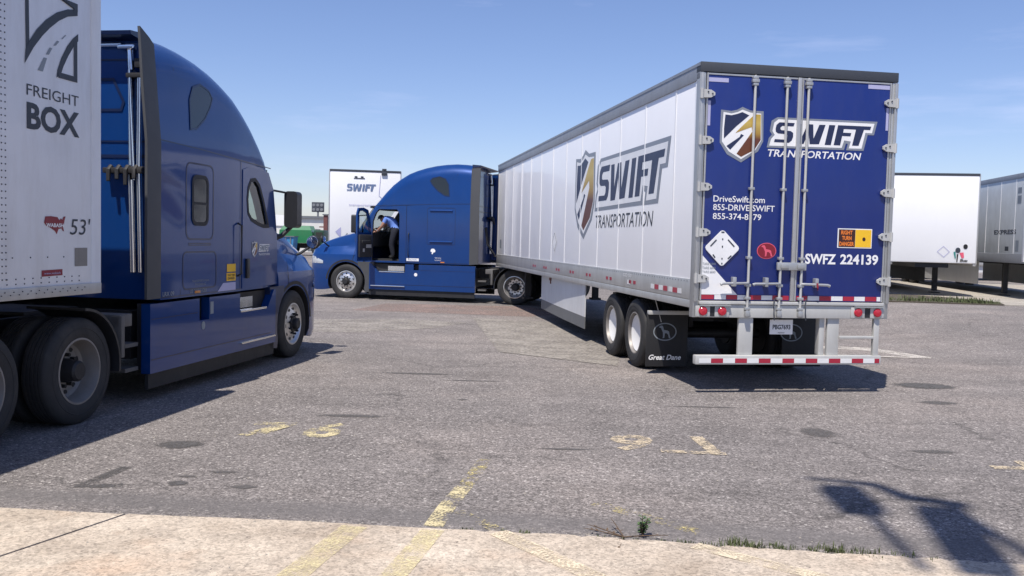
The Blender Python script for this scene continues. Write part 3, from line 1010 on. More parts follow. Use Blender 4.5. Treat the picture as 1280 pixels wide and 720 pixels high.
# markings on the shaded truck
RSd = lambda u, z, o: (u, -side_v(u, z) - o - 0.006, z)
shield(RSd, k1, (-1.54, -1.36, 1.53, 1.755))
d = Decal(RSd, 0.003)
box = (-1.31, -0.93, 1.60, 1.72)
d.unit(LET['white'], box, 0)
for k in ('S', 'W', 'I', 'FT'):
    d.unit(LET[k], box, 1, 0.005)
d.text('TRANSPORTATION', -1.31, -0.93, 1.555, 1.585, 0, 0.2)
d.build('lettering', [M['decal_white'], M['decal_greyb']], k1)
d = Decal(RS, 0.004)
d.poly([(-2.26, 1.36), (-2.02, 1.36), (-2.02, 1.46), (-2.26, 1.46)], 0)
d.poly([(-2.27, 1.245), (-2.02, 1.245), (-2.02, 1.345), (-2.27, 1.345)], 0)
d.text('RIGHT TURN', -2.24, -2.05, 1.305, 1.33, 1, 0, 0.02, 0.006)
d.text('DANGER', -2.24, -2.05, 1.26, 1.295, 1, 0, 0.02, 0.006)
d.poly([(-2.50, 1.125), (-2.02, 1.125), (-2.02, 1.225), (-2.36, 1.225)], 2)
d.build('safety_sticker', [M['decal_yellow'], M['decal_brown'], M['decal_pale']], k1)
d = Decal(RS, 0.004)
d.text('LRX 09', -3.76, -3.52, 1.135, 1.185, 0, 0, 0.02)
d.text('US DOT 54283', -3.17, -2.78, 1.14, 1.185, 0, 0, 0.01)
d.text('TRANSPORTATION', -3.12, -2.72, 1.265, 1.29, 0, 0, 0.0)
d.text('PHOENIX AZ', -3.05, -2.80, 1.225, 1.25, 0, 0, 0.0)
d.build('unit_number', M['decal_greyb'], k1)
SKR = lambda u, z, o: (u, -1.225 - o, z)
d = Decal(SKR, 0.003)
d.poly([(-2.66, 0.86), (-2.58, 0.86), (-2.58, 1.01), (-2.66, 1.01)])
d.ellipse(-2.83, 0.735, 0.045, 0.05)
d.build('skirt_label', M['decal_greyb'], k1)
# markings on the sunlit truck
d = Decal(LS, 0.004)
d.poly([(-1.90, 1.165), (-2.28, 1.165), (-2.28, 1.245), (-1.90, 1.245)], 0)
d.text('CAUTION', -1.96, -2.22, 1.185, 1.225, 1, 0, 0, 0.006)
d.unit([(0.1, 0.75), (0.3, 1), (0.75, 1.0), (1, 0.7), (0.95, 0.4), (0.6, 0.3), (0.5, 0), (0.3, 0.05), (0.35, 0.4), (0.1, 0.45)], (-2.62, -2.78, 1.38, 1.54), 0)
d.text('WE HAUL', -2.76, -2.96, 1.26, 1.29, 0, 0.15)
d.text('US DOT', -2.76, -2.96, 1.195, 1.225, 0, 0.15)
d.build('stickers', [M['decal_white'], M['decal_brightblue']], k2)
SKL = lambda u, z, o: (u, 1.225 + o, z)
d = Decal(SKL, 0.003)
d.ellipse(-2.19, 0.77, 0.05, 0.05)
d.build('skirt_label', M['decal_white'], k2)

# ------------------------------------------------------------------ generic trailer pieces
def box_trailer(name, loc, th, label, L, wallm, z0=1.06, H=4.05, wh=True, z=0.0, group='box trailers'):
    root = empty(name, (loc[0], loc[1], z), th)
    tag(root, label, 'trailer', group)
    b = MB()
    b.box(0.03, L, -1.29, 1.29, z0 + 0.12, H - 0.02, 0, 0.012)
    b.build('box_body', wallm, root)
    return root

# ------------------------------------------------------------------ the big trailer in the middle
LT = 16.15
t1 = box_trailer('box_trailer', T1, T1[2], 'white box trailer with tall blue rear doors, coupled to the sunlit truck', LT, M['white'], 1.06, 4.04)
LW = lambda u, z, o: (u, 1.29 + o, z)
RW = lambda u, z, o: (u, -1.29 - o, z)
for s in (1, -1):
    tr = MB()
    tr.box(-0.015, LT + 0.01, s * 1.265, s * 1.308, 3.855, 4.055, 0, 0.010)
    tr.box(-0.01, LT + 0.008, s * 1.30, s * 1.314, 4.02, 4.058)
    tr.build('top_rail', M['toprail'], root := t1)
    br = MB()
    br.box(0.10, LT + 0.004, s * 1.20, s * 1.304, 1.165, 1.42, 0, 0.008)
    br.box(0.10, LT + 0.004, s * 1.19, s * 1.312, 1.065, 1.160, 0, 0.008)
    bro = br.build('bottom_rail', M['alu'], t1)
    bolts = MB()
    rt = MB()
    for u in (10.21, 8.97, 7.68, 6.43, 5.15, 3.8, 2.51):
        for du in (-0.12, 0.10):
            rt.box(u + du - 0.055, u + du + 0.055, s * 1.305, s * 1.308, 1.235, 1.285, 0)
    for u0, u1, m in ((1.62, 1.48, 1), (1.45, 1.30, 0), (1.27, 1.12, 1), (1.09, 0.94, 0), (0.88, 0.74, 1), (0.72, 0.56, 0), (0.54, 0.40, 1), (2.75, 2.60, 1)):
        rt.box(u0, u1, s * 1.305, s * 1.308, 1.22, 1.285, m)
    rt.build('reflective_tape', [M['tapered'], M['tapewhite']], bro, smooth=False)
    rv = MB()
    for k in range(150):
        rv.box(0.2 + k * 0.105, 0.212 + k * 0.105, s * 1.305, s * 1.308, 1.385, 1.397)
    rv.build('rivets', M['headrail'], bro, smooth=False)
    ribs = MB()
    u = 0.86
    while u < LT:
        ribs.box(u - 0.02, u + 0.02, s * 1.291, s * 1.297, 1.42, 3.855, 0)
        u += 1.262
    ribs.box(0.10, 0.16, s * 1.291, s * 1.297, 1.42, 3.855, 0)
    ribs.build('panel_joints', M['rib'], t1)
for s in (1, -1):
    fr = MB()
    fr.tube([(LT - 0.02, s * 1.25, 1.2), (LT - 0.02, s * 1.25, 4.0)], 0.05, 10)
    fr.build('front_corner', M['alu'], t1)
# side lettering on the left wall
SHB = (6.33, 4.95, 1.90, 3.53)
SWB = (4.80, 1.06, 2.40, 3.30)
shield(LW, t1, SHB)
swift(LW, t1, SWB)
d = Decal(LW, 0.003)
d.text('TRANSPORTATION', 4.83, 1.70, 2.09, 2.31, 0, 0.22)
d.poly([(8.11, 2.08), (7.85, 1.83), (8.11, 1.57), (8.37, 1.82)], 1)
d.stroke([(8.11, 2.02), (7.91, 1.83), (8.11, 1.63), (8.31, 1.82)], 0.012, 0, True, 0.005)
d.poly([(15.6, 1.60), (15.35, 1.60), (15.35, 1.85), (15.6, 1.85)], 2)
d.build('small_lettering', [M['decal_dark'], M['decal_white'], M['decal_greyb']], t1)
d = Decal((lambda u, z, o: (u, 1.304 + o, z)), 0.003)
d.text('GD 53', 2.98, 2.55, 1.33, 1.38, 0)
d.build('rail_lettering', M['decal_white'], t1)
# rear frame
for s in (1, -1):
    cp = MB()
    cp.box(-0.02, 0.10, s * 1.235, s * 1.308, 0.955, 3.94, 0, 0.006)
    cp.box(-0.045, -0.018, s * 1.262, s * 1.304, 1.15, 3.93, 0, 0.005)
    cp.build('corner_post', M['steel'], t1)
hd = MB()
hd.box(-0.03, 0.12, -1.31, 1.31, 3.945, 4.065, 0, 0.008)
hd.build('header_rail', M['headrail'], t1)
si = MB()
si.box(-0.03, 0.14, -1.23, 1.23, 0.955, 1.115, 0, 0.008)
si.box(-0.05, 0.02, -1.235, 1.235, 1.120, 1.160, 0, 0.006)
si.build('rear_sill', M['lightsteel'], t1)
# doors
def refl(mb, y0, z0, y1, z1, x, m):
    mb.box(x - 0.003, x, min(y0, y1), max(y0, y1), z0, z1, m)
for side in (1, -1):
    d0, d1 = (0.022, 1.225) if side > 0 else (-1.225, -0.022)
    db = MB()
    db.box(-0.015, 0.028, d0, d1, 1.168, 3.938, 0, 0.006)
    do = db.build('rear_door', M['doorblue'], t1)
    ed = MB()
    ed.box(-0.024, 0.0, d0, d0 + 0.018, 1.17, 3.935) if side > 0 else ed.box(-0.024, 0.0, d1 - 0.018, d1, 1.17, 3.935)
    ed.box(-0.024, 0.0, d1 - 0.02, d1, 1.17, 3.935) if side > 0 else ed.box(-0.024, 0.0, d0, d0 + 0.02, 1.17, 3.935)
    ed.box(-0.022, 0.0, d0 + 0.021, d1 - 0.021, 3.915, 3.935)
    ed.build('door_edge', M['alu'], do)
    tp = MB()
    pos = [(1.20, 1.04, 1), (1.03, 0.88, 0), (0.875, 0.735, 1), (0.73, 0.575, 0), (0.57, 0.42, 1), (0.415, 0.27, 0), (0.265, 0.05, 1)] if side > 0 else \
          [(-0.05, -0.20, 1), (-0.205, -0.36, 0), (-0.365, -0.52, 1), (-0.525, -0.68, 0), (-0.685, -0.835, 1), (-0.84, -0.985, 0), (-0.99, -1.145, 1), (-1.15, -1.20, 0)]
    for a, b, m in pos:
        refl(tp, a, 1.18, b, 1.235, -0.0155, m)
    tp.build('reflective_tape', [M['tapewhite'], M['tapered']], do, smooth=False)
    d = Decal((lambda v, z, o: (-0.015 - o, v, z)), 0.003)
    if side > 0:
        d.poly([(1.20, 3.83), (0.945, 3.83), (0.945, 3.88), (1.20, 3.88)])
        d.poly([(1.20, 3.30), (1.165, 3.30), (1.165, 3.60), (1.20, 3.60)])
    else:
        d.poly([(-0.905, 3.85), (-1.20, 3.85), (-1.20, 3.90), (-0.905, 3.90)])
        d.poly([(-1.165, 3.34), (-1.20, 3.34), (-1.20, 3.62), (-1.165, 3.62)])
    d.build('corner_tape', M['decal_pale'], do)
    for zz in (3.68, 3.12, 2.555, 2.0, 1.435):
        h = MB()
        e = side
        tipo = [(e * 1.31, zz - 0.052), (e * 1.31, zz + 0.052), (e * 1.175, zz + 0.046), (e * 1.125, zz + 0.016), (e * 1.125, zz - 0.016), (e * 1.175, zz - 0.046)]
        h.prism(tipo, 'yz', -0.052, -0.026)
        h.tube([(-0.05, e * 1.292, zz - 0.06), (-0.05, e * 1.292, zz + 0.06)], 0.020, 10)
        h.build('hinge', M['lightsteel'], do)
        bt = MB()
        bt.lathe([(0.010, 0.0), (0.010, 0.008), (0, 0.008)], (-0.061, e * 1.16, zz), 'x', 8)
        bt.lathe([(0.010, 0.0), (0.010, 0.008), (0, 0.008)], (-0.061, e * 1.215, zz + 0.02), 'x', 8)
        # bolts stay in the hinge mesh's own child
        bt.build('bolts', M['headrail'], do)
# lock rods
for v, hv in ((0.612, 0.86), (0.193, 0.44), (-0.09, -0.40)):
    rod = MB()
    rod.tube([(-0.052, v, 1.02), (-0.052, v, 3.93)], 0.0165, 12)
    ro = rod.build('lock_rod', M['lightsteel'], t1)
    kp = MB()
    for zz in (3.90, 3.82, 2.55, 1.70, 1.36, 1.20, 1.07):
        kp.box(-0.072, -0.016, v - 0.035, v + 0.035, zz - 0.017, zz + 0.017, 0, 0.006)
    kp.box(-0.078, -0.026, v - 0.045, v + 0.045, 3.84, 3.88, 0, 0.008)
    kp.box(-0.080, -0.032, v - 0.030, v + 0.030, 0.975, 1.045, 0, 0.008)
    kp.build('rod_keeper', M['steel'], ro)
    hn = MB()
    sg = 1 if hv > v else -1
    hn.tube([(-0.065, v, 1.385), (-0.085, v + sg * 0.05, 1.385), (-0.085, v + sg * 0.34, 1.378), (-0.085, v + sg * 0.37, 1.365)], [0.016, 0.016, 0.017, 0.02], 10)
    hn.box(-0.10, -0.018, v + sg * 0.17, v + sg * 0.215, 1.345, 1.46, 0, 0.008)
    hn.build('handle', M['steel'], ro)
cs = MB()
cs.box(-0.036, -0.0155, -0.012, 0.040, 1.17, 3.935, 0, 0.006)
cs.build('door_seal', M['alu'], t1)
lb = MB()
lb.box(-0.075, -0.037, -0.145, 0.245, 1.555, 1.652, 0, 0.01)
lb.box(-0.092, -0.072, -0.11, -0.02, 1.575, 1.635, 0, 0.008)
lb.box(-0.092, -0.072, 0.10, 0.20, 1.575, 1.635, 0, 0.008)
lb.build('lock_plate', M['steel'], t1)
sl_ = MB()
sl_.tube([(-0.10, -0.285, 1.40), (-0.112, -0.285, 1.34), (-0.105, -0.29, 1.32)], 0.012, 8)
sl_.build('red_seal', M['decal_red'], t1)
for v in (0.26, -0.16):
    chn = MB()
    chn.tube([(-0.06, v, 1.20), (-0.075, v + 0.015, 1.10), (-0.07, v, 1.0), (-0.06, v - 0.01, 0.93)], 0.008, 6)
    chn.build('door_chain', M['headrail'], t1)
# rear lettering
RR = lambda v, z, o: (-0.015 - o, v, z)
shield(RR, t1, (1.02, 0.49, 2.87, 3.545))
swift(RR, t1, (0.389, -1.03, 3.07, 3.45))
d = Decal(RR, 0.003)
d.text('TRANSPORTATION', 0.42, -0.83, 2.955, 3.045, 0, 0.22, 0.015)
d.text('DriveSwift.com', 1.088, 0.417, 2.378, 2.455, 0, 0, 0.008)
d.text('855-DRIVE-SWIFT', 1.088, 0.284, 2.275, 2.35, 0, 0, 0.008)
d.text('855-374-8379', 1.088, 0.457, 2.165, 2.24, 0, 0, 0.008)
d.text('SWFZ', -0.15, -0.565, 1.638, 1.768, 0, 0, 0.03)
d.text('224139', -0.625, -1.145, 1.640, 1.770, 0, 0, 0.03)
d.build('lettering', M['decal_white'], t1)
d = Decal(RR, 0.003)
d.poly([(1.224, 1.74), (1.224, 1.238), (0.735, 1.238)], 0)
d.build('white_corner_panel', M['decal_white'], t1)
d = Decal(RR, 0.006)
for k in range(3):
    d.text('TARE 6840', 1.20, 1.03, 1.60 - k * 0.05, 1.63 - k * 0.05, 0)
d.build('small_print', M['decal_greyb'], t1)
pl = MB()
cz, cv, hs_ = 1.812, 0.957, 0.232
dm = [(cv, cz + hs_), (cv - hs_, cz), (cv, cz - hs_), (cv + hs_, cz)]
rd = []
for i in range(4):
    a, b, c = Vector(dm[i - 1]), Vector(dm[i]), Vector(dm[(i + 1) % 4])
    rd += [tuple(b + (a - b) * 0.10), tuple(b + ((a - b) + (c - b)) * 0.032), tuple(b + (c - b) * 0.10)]
pl.prism(rd, 'yz', -0.034, -0.022)
po = pl.build('hazard_placard', M['decal_white'], t1)
d = Decal((lambda v, z, o: (-0.034 - o, v, z)), 0.003)
for a, b in (((cv + 0.155, cz + 0.02), (cv + 0.08, cz + 0.10)), ((cv - 0.155, cz + 0.02), (cv - 0.07, cz + 0.105)), ((cv + 0.12, cz - 0.08), (cv + 0.09, cz - 0.12)), ((cv - 0.12, cz - 0.09), (cv - 0.075, cz - 0.13)), ((cv + 0.02, cz + 0.195), (cv - 0.02, cz + 0.195)), ((cv, cz + 0.12), (cv, cz + 0.10)), ((cv, cz + 0.03), (cv, cz + 0.005)), ((cv, cz - 0.12), (cv, cz - 0.14)), ((cv, cz - 0.18), (cv, cz - 0.20))):
    d.stroke([a, b], 0.016, 0, False)
d.build('placard_clips', M['headrail'], po)
d = Decal(RR, 0.003)
d.ellipse(0.369, 1.79, 0.128, 0.10, 1)
d.ellipse(0.369, 1.79, 0.118, 0.091, 0, 0.005)
d.unit(DOG, (0.44, 0.29, 1.72, 1.86), 1, 0.007)
d.build('dog_emblem', [M['decal_red'], M['decal_pink']], t1)
d = Decal(RR, 0.003)
d.poly([(-0.575, 1.85), (-1.045, 1.85), (-1.045, 2.095), (-0.575, 2.095)], 3)
d.poly([(-0.59, 1.862), (-0.815, 1.862), (-0.815, 2.083), (-0.59, 2.083)], 0, 0.005)
d.poly([(-0.817, 1.862), (-1.035, 1.862), (-1.035, 2.083), (-0.817, 2.083)], 1, 0.005)
d.text('RIGHT', -0.62, -0.775, 2.018, 2.07, 2, 0, 0.03, 0.007)
d.text('TURN', -0.635, -0.765, 1.948, 2.0, 2, 0, 0.03, 0.007)
d.text('DANGER', -0.60, -0.80, 1.875, 1.928, 2, 0, 0.03, 0.007)
d.ellipse(-0.935, 1.965, 0.022, 0.024, 0, 0.007, 16)
d.build('warning_sticker', [M['decal_brown'], M['decal_yellow'], M['decal_orange'], M['decal_white']], t1)
# lamps
for v in (1.185, 0.935, -0.885, -1.15):
    bx = MB()
    bx.box(-0.045, -0.031, v - 0.095, v + 0.095, 0.965, 1.10, 0, 0.01)
    bo = bx.build('tail_light', M['lightsteel'], t1)
    ln = MB()
    ln.lathe([(0.056, 0.0), (0.056, -0.012), (0.045, -0.022), (0.0, -0.026)], (-0.045, v, 1.035), 'x', 24)
    ln.build('lens', M['lens_red'], bo)
for v in (1.06, -1.02):
    mb = MB()
    mb.box(-0.040, -0.031, v - 0.032, v + 0.032, 0.97, 1.09)
    mb.build('lamp_backing', M['plastic'], t1)
for s in (1, -1):
    lpm = MB()
    lpm.box(-0.075, -0.046, s * 0.83, s * 1.23, 1.100, 1.114)
    lpm.build('lamp_lip', M['steel'], t1)
# underride guard
gd = MB()
gd.box(-0.04, 0.06, -1.235, 1.255, 0.372, 0.485, 0, 0.012)
for a, b in ((0.50, 0.69), (-0.50, -0.66)):
    gd.box(0.0, 0.05, a, b, 0.485, 0.955, 0, 0.01)
gd.box(0.02, 0.12, -0.40, -0.47, 0.485, 0.955, 0, 0.01)
go = gd.build('underride_guard', M['lightsteel'], t1)
tp = MB()
x = 1.21
k = 0
while x > -1.20:
    refl(tp, x, 0.392, max(x - 0.155, -1.21), 0.448, -0.0405, k % 2)
    x -= 0.157
    k += 1
tp.build('reflective_tape', [M['tapewhite'], M['tapered']], go, smooth=False)
ld = MB()
ld.box(-0.02, 0.035, -1.205, -1.130, 0.485, 0.955, 0, 0.008)
ld.box(-0.02, 0.03, -1.13, -0.66, 0.70, 0.732, 0, 0.006)
ld.build('rear_step', M['lightsteel'], t1)
lp = MB()
lp.box(0.094, 0.102, -0.078, 0.232, 0.738, 0.925, 0, 0.003)
lo = lp.build('licence_plate', M['decal_white'], t1)
d = Decal((lambda v, z, o: (0.094 - o, v, z)), 0.002)
d.text('PBG7693', 0.195, -0.045, 0.80, 0.862, 0, 0, 0.03)
d.text('INDIANA', 0.12, 0.03, 0.75, 0.768, 0)
d.build('lettering', M['decal_dark'], lo)
# mud flaps
for s in (1, -1):
    mf = MB()
    mf.box(1.66, 1.675, s * 0.72, s * 1.335, 0.105, 0.86, 0, 0.004)
    mo = mf.build('mud_flap', M['rubber'], t1)
    hg = MB()
    hg.box(1.63, 1.70, s * 0.55, s * 1.32, 0.845, 0.90, 0, 0.006)
    hg.build('flap_hanger', M['lightsteel'], mo)
    d = Decal((lambda v, z, o: (1.66 - o, v, z)), 0.003)
    cv = 1.062 * s if s > 0 else -0.86
    ring = [(cv + 0.165 * math.cos(2 * math.pi * k / 32), 0.60 + 0.12 * math.sin(2 * math.pi * k / 32)) for k in range(32)]
    d.stroke(ring, 0.016)
    d.unit(DOG, (cv + 0.085, cv - 0.085, 0.51, 0.69))
    d.build('dog_emblem', M['decal_greyb'], mo)
    d = Decal((lambda v, z, o: (1.66 - o, v, z)), 0.003)
    cc = cv + 0.24
    d.text('Great Dane', cc, cc - 0.48, 0.20, 0.275, 0, 0.3, 0.025)
    d.build('lettering', M['decal_white'], mo)
wire = MB()
wire.tube([(1.60, 1.25, 1.10), (1.66, 1.12, 0.74)], 0.006, 6)
wire.build('flap_wire', M['lightsteel'], t1)
# running gear
for s in (1, -1):
    for u in (2.42, 3.68):
        put_wheel('cover', t1, u, 1.145, s)
        put_wheel('inner', t1, u, 0.81, s)
ax = MB()
for u in (2.42, 3.68):
    ax.tube([(u, -1.0, 0.505), (u, 1.0, 0.505)], 0.07, 12)
for s in (1, -1):
    ax.box(1.5, 5.0, s * 0.42, s * 0.52, 0.86, 1.06)
    ax.box(0.15, LT - 0.3, s * 0.42, s * 0.5, 1.06, 1.17)
    ax.box(2.2, 3.9, s * 0.44, s * 0.5, 0.62, 0.86)
for k in range(40):
    ax.box(0.4 + 0.39 * k, 0.45 + 0.39 * k, -1.19, 1.19, 1.07, 1.165)
ax.box(4.55, 4.75, -0.7, 0.95, 0.80, 0.98)
ax.build('underframe', M['chassis'], t1)
lg = MB()
for s in (1, -1):
    lg.box(12.9, 13.05, s * 0.85, s * 1.0, 0.35, 1.1)
    lg.box(12.82, 13.13, s * 0.80, s * 1.05, 0.30, 0.35)
lg.build('landing_gear', M['chassis'], t1)
for s in (1, -1):
    sk = MB()
    f0, f1, r0, r1 = s * 1.075, s * 1.06, s * 1.255, s * 1.24
    def skp(z0, z1, m, th=0.02):
        q = [(5.50, s * 1.262), (7.5, s * 1.205), (9.0, s * 1.145), (10.42, s * 1.075)]
        vs, fs = [], []
        for (u, v) in q:
            for z in (z0, z1):
                vs += [(u, v, z), (u, v - s * th, z)]
        for i in range(3):
            a, b = i * 4, i * 4 + 4
            fs += [(a, a + 2, b + 2, b), (a + 1, b + 1, b + 3, a + 3), (a + 2, a + 3, b + 3, b + 2), (a, b, b + 1, a + 1)]
        fs += [(0, 1, 3, 2), (12, 14, 15, 13)]
        sk.add(vs, fs, m)
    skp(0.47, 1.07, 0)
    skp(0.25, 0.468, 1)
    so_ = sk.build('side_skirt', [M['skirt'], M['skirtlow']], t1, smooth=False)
    hk = MB()
    hk.box(8.98, 9.15, s * 1.135, s * 1.165, 0.97, 1.03, 0)
    hk.box(9.02, 9.06, s * 1.13, s * 1.165, 0.90, 1.0, 0)
    hk.build('skirt_latch', M['brick'], so_)

# ------------------------------------------------------------------ the weathered trailer at the left (front end beside the shaded truck)
kpx, kpy = K1[0] - 5.8 * math.cos(K1[2]), K1[1] - 5.8 * math.sin(K1[2])
t0 = empty('box_trailer', (kpx, kpy, 0), K1[2])
tag(t0, 'weathered white box trailer with rivet rows, cut off by the left edge', 'trailer', 'box trailers')
b = MB()
b.box(-15.2, 0.78, -1.285, 1.285, 1.30, 4.10, 0, 0.01)
b.build('box_body', M['oldwhite'], t0)
for s in (1, -1):
    pc = MB()
    pc.prism([(0.70, s * 1.25), (0.70, s * 1.291), (0.80, s * 1.291), (0.87, s * 1.275), (0.91, s * 1.23), (0.92, s * 1.15), (0.86, s * 1.10), (0.80, s * 1.12)], 'xy', 1.25, 4.14)
    pc.build('front_corner', M['oldwhite'], t0)
nf = MB()
nf.box(0.785, 0.88, -1.12, 1.12, 1.28, 4.12, 0, 0.01)
nf.build('front_wall', M['oldwhite'], t0)
for s in (1, -1):
    br = MB()
    br.box(-15.2, 0.84, s * 1.22, s * 1.302, 1.245, 1.345, 0, 0.006)
    br.build('bottom_rail', M['alu'], t0)
    br = MB()
    br.box(-15.2, 0.69, s * 1.24, s * 1.302, 4.02, 4.14, 0, 0.006)
    br.build('top_rail', M['alu'], t0)
    rv = MB()
    for u in [0.62 - 0.085 * 0 + 0] + []:
        pass
    for col in range(8):
        for du in (0.0, 0.045):
            u = -0.48 - 1.24 * col + du + 0.0
            z = 1.42
            while z < 4.0:
                rv.lathe([(0.007, 0.0), (0.006, s * 0.004), (0.0, s * 0.005)], (u, s * 1.2855, z), 'y', 6)
                z += 0.056 if col < 2 else 0.17
    u = -2.0
    while u < 0.55:
        for z in (1.378, 1.42):
            rv.lathe([(0.007, 0.0), (0.006, s * 0.004), (0.0, s * 0.005)], (u, s * 1.2855, z), 'y', 6)
        rv.lathe([(0.006, 0.0), (0.005, s * 0.004), (0.0, s * 0.005)], (u + 0.02, s * 1.3025, 1.29), 'y', 6)
        rv.lathe([(0.006, 0.0), (0.005, s * 0.004), (0.0, s * 0.005)], (u + 0.06, s * 1.3025, 1.315), 'y', 6)
        u += 0.105
    u = -1.9
    while u < 0.5:
        rv.lathe([(0.007, 0.0), (0.006, s * 0.004), (0.0, s * 0.005)], (u, s * 1.2855, 1.60), 'y', 6)
        u += 0.22
    rv.build('rivets', M['headrail'], t0)
TR = lambda u, z, o: (u, -1.285 - o, z)
d = Decal(TR, 0.003)
# road-and-hills emblem in outline strokes
d.stroke([(-0.175, 4.02), (-0.165, 3.36)], 0.045, 0, False)
d.poly([(-0.205, 3.23), (-0.19, 3.36), (-0.14, 3.44), (-0.05, 3.55), (0.07, 3.66), (0.21, 3.755), (0.36, 3.82), (0.50, 3.85), (0.50, 3.795), (0.36, 3.755), (0.24, 3.69), (0.12, 3.60), (0.02, 3.51), (-0.09, 3.39)], 0, 0.0045)
d.poly([(0.18, 3.90), (0.24, 3.92), (0.44, 3.85), (0.44, 3.81), (0.50, 3.83), (0.50, 3.90)], 0, 0.006)
d.poly([(0.205, 3.185), (0.215, 3.25), (0.27, 3.37), (0.35, 3.49), (0.43, 3.575), (0.51, 3.635), (0.51, 3.57), (0.44, 3.50), (0.37, 3.41), (0.30, 3.30), (0.27, 3.235)], 0)
d.stroke([(0.23, 3.215), (0.47, 3.215), (0.47, 3.56)], 0.05, 0, False, 0.0045)
for p in ([(-0.04, 3.205), (0.025, 3.205), (0.08, 3.33), (0.04, 3.33)], [(0.065, 3.36), (0.105, 3.365), (0.15, 3.43), (0.115, 3.43)], [(0.165, 3.455), (0.20, 3.465), (0.245, 3.51), (0.215, 3.51)], [(0.27, 3.535), (0.29, 3.54), (0.34, 3.585), (0.325, 3.585)]):
    d.poly(p, 1)
d.text('FREIGHT', -0.18, 0.515, 2.975, 3.07, 0, 0, 0.0)
d.text('BOX', -0.18, 0.525, 2.69, 2.92, 0, 0, 0.035)
d.text("53'", 0.385, 0.66, 1.80, 1.95, 0, 0.18, 0.0)
d.build('freight_lettering', [M['decal_dark'], M['decal_greyb']], t0)
d = Decal(TR, 0.003)
d.unit(USA, (0.035, 0.325, 1.80, 1.965), 0)
d.text('WABASH', 0.06, 0.29, 1.865, 1.90, 1, 0, 0.03, 0.006)
d.poly([(0.0, 1.43), (0.28, 1.435), (0.28, 1.49), (0.0, 1.485)], 0)
d.text('www.wabash', 0.03, 0.25, 1.448, 1.468, 2, 0, 0.0, 0.006)
d.poly([(0.455, 1.51), (0.64, 1.51), (0.64, 1.68), (0.455, 1.68)], 3)
d.build('maker_stickers', [M['decal_red'], M['decal_white'], M['decal_pale'], M['rimpaint']], t0)
ax = MB()
for u in (-11.6, -12.85):
    ax.tube([(u, -1.0, 0.505), (u, 1.0, 0.505)], 0.07, 10)
for s in (1, -1):
    ax.box(-14.5, 0.4, s * 0.42, s * 0.5, 1.17, 1.29)
    ax.box(-13.6, -10.6, s * 0.42, s * 0.5, 0.7, 1.17)
    ax.box(-2.1, -1.95, s * 0.8, s * 0.95, 0.45, 1.29)
ax.box(-0.9, 0.6, -0.6, 0.6, 1.165, 1.24)
ax.build('underframe', M['chassis'], t0)
for s in (1, -1):
    for u in (-11.6, -12.85):
        put_wheel('dusty', t0, u, 1.145, s)
        put_wheel('inner', t0, u, 0.81, s)

# ------------------------------------------------------------------ parked trailers in the background
def parked_trailer(loc, heading, label, wallm, z=0.0, L=16.0, H=4.12, zb=1.15, ribs=False, dark=False):
    # local +x runs from the nose (x = 0, facing the camera) backwards
    root = empty('box_trailer', (loc[0], loc[1], z), heading)
    tag(root, label, 'trailer', 'box trailers')
    MB().box(0.0, L, -1.29, 1.29, zb, H - 0.03, 0, 0.05).build('box_body', wallm, root)
    for s in (1, -1):
        MB().box(0.02, L + 0.01, s * 1.25, s * 1.302, H - 0.16, H, 0, 0.008).build('top_rail', M['toprail'], root)
        r_ = MB()
        r_.box(0.03, L + 0.01, s * 1.20, s * 1.304, zb - 0.08, zb + 0.22, 0, 0.008)
        r_.build('bottom_rail', M['alu'] if not ribs else M['toprail'], root)
        w = MB()
        w.box(0.005, 0.16, s * 1.262, s * 1.31, zb - 0.03, H - 0.02, 0, 0.015)
        w.build('front_corner', M['rib'] if ribs else M['alu'], root)
        for u in (12.3, 13.55):
            put_wheel('dusty', root, u, 1.145, s)
        g = MB()
        g.box(2.6, 2.75, s * 0.78, s * 0.93, 0.10, zb)
        g.box(2.5, 2.85, s * 0.72, s * 0.99, 0.0, 0.06)
        g.build('landing_leg', M['chassis'], root)
        k = MB()
        q = [(4.6, 1.07), (6.0, 1.17), (11.0, 1.25)]
        for (u0, v0), (u1, v1) in zip(q[:-1], q[1:]):
            k.add([(u0, s * v0, 0.32), (u1, s * v1, 0.32), (u1, s * v1, zb), (u0, s * v0, zb), (u0, s * (v0 - .02), 0.32), (u1, s * (v1 - .02), 0.32), (u1, s * (v1 - .02), zb), (u0, s * (v0 - .02), zb)],
                  [(0, 1, 2, 3), (7, 6, 5, 4), (0, 4, 5, 1), (3, 2, 6, 7), (0, 3, 7, 4), (1, 5, 6, 2)])
        k.build('side_skirt', M['shade_skirt'] if dark else M['skirt'], root, smooth=False)
        if ribs:
            rb = MB()
            u = 0.9
            while u < L:
                rb.box(u - 0.018, u + 0.018, s * 1.291, s * 1.297, zb + 0.22, H - 0.16)
                u += 1.25
            rb.build('panel_joints', M['rib'], root)
    MB().box(-0.012, 0.05, -1.28, 1.28, H - 0.07, H + 0.005, 0, 0.01).build('nose_rail', M['headrail'], root)
    MB().box(0.1, L - 0.2, -0.5, 0.5, zb - 0.15, zb - 0.002).build('underframe', M['chassis'], root)
    return root
GZ = 0.36
FS = lambda v, z, o: (-o, v, z)
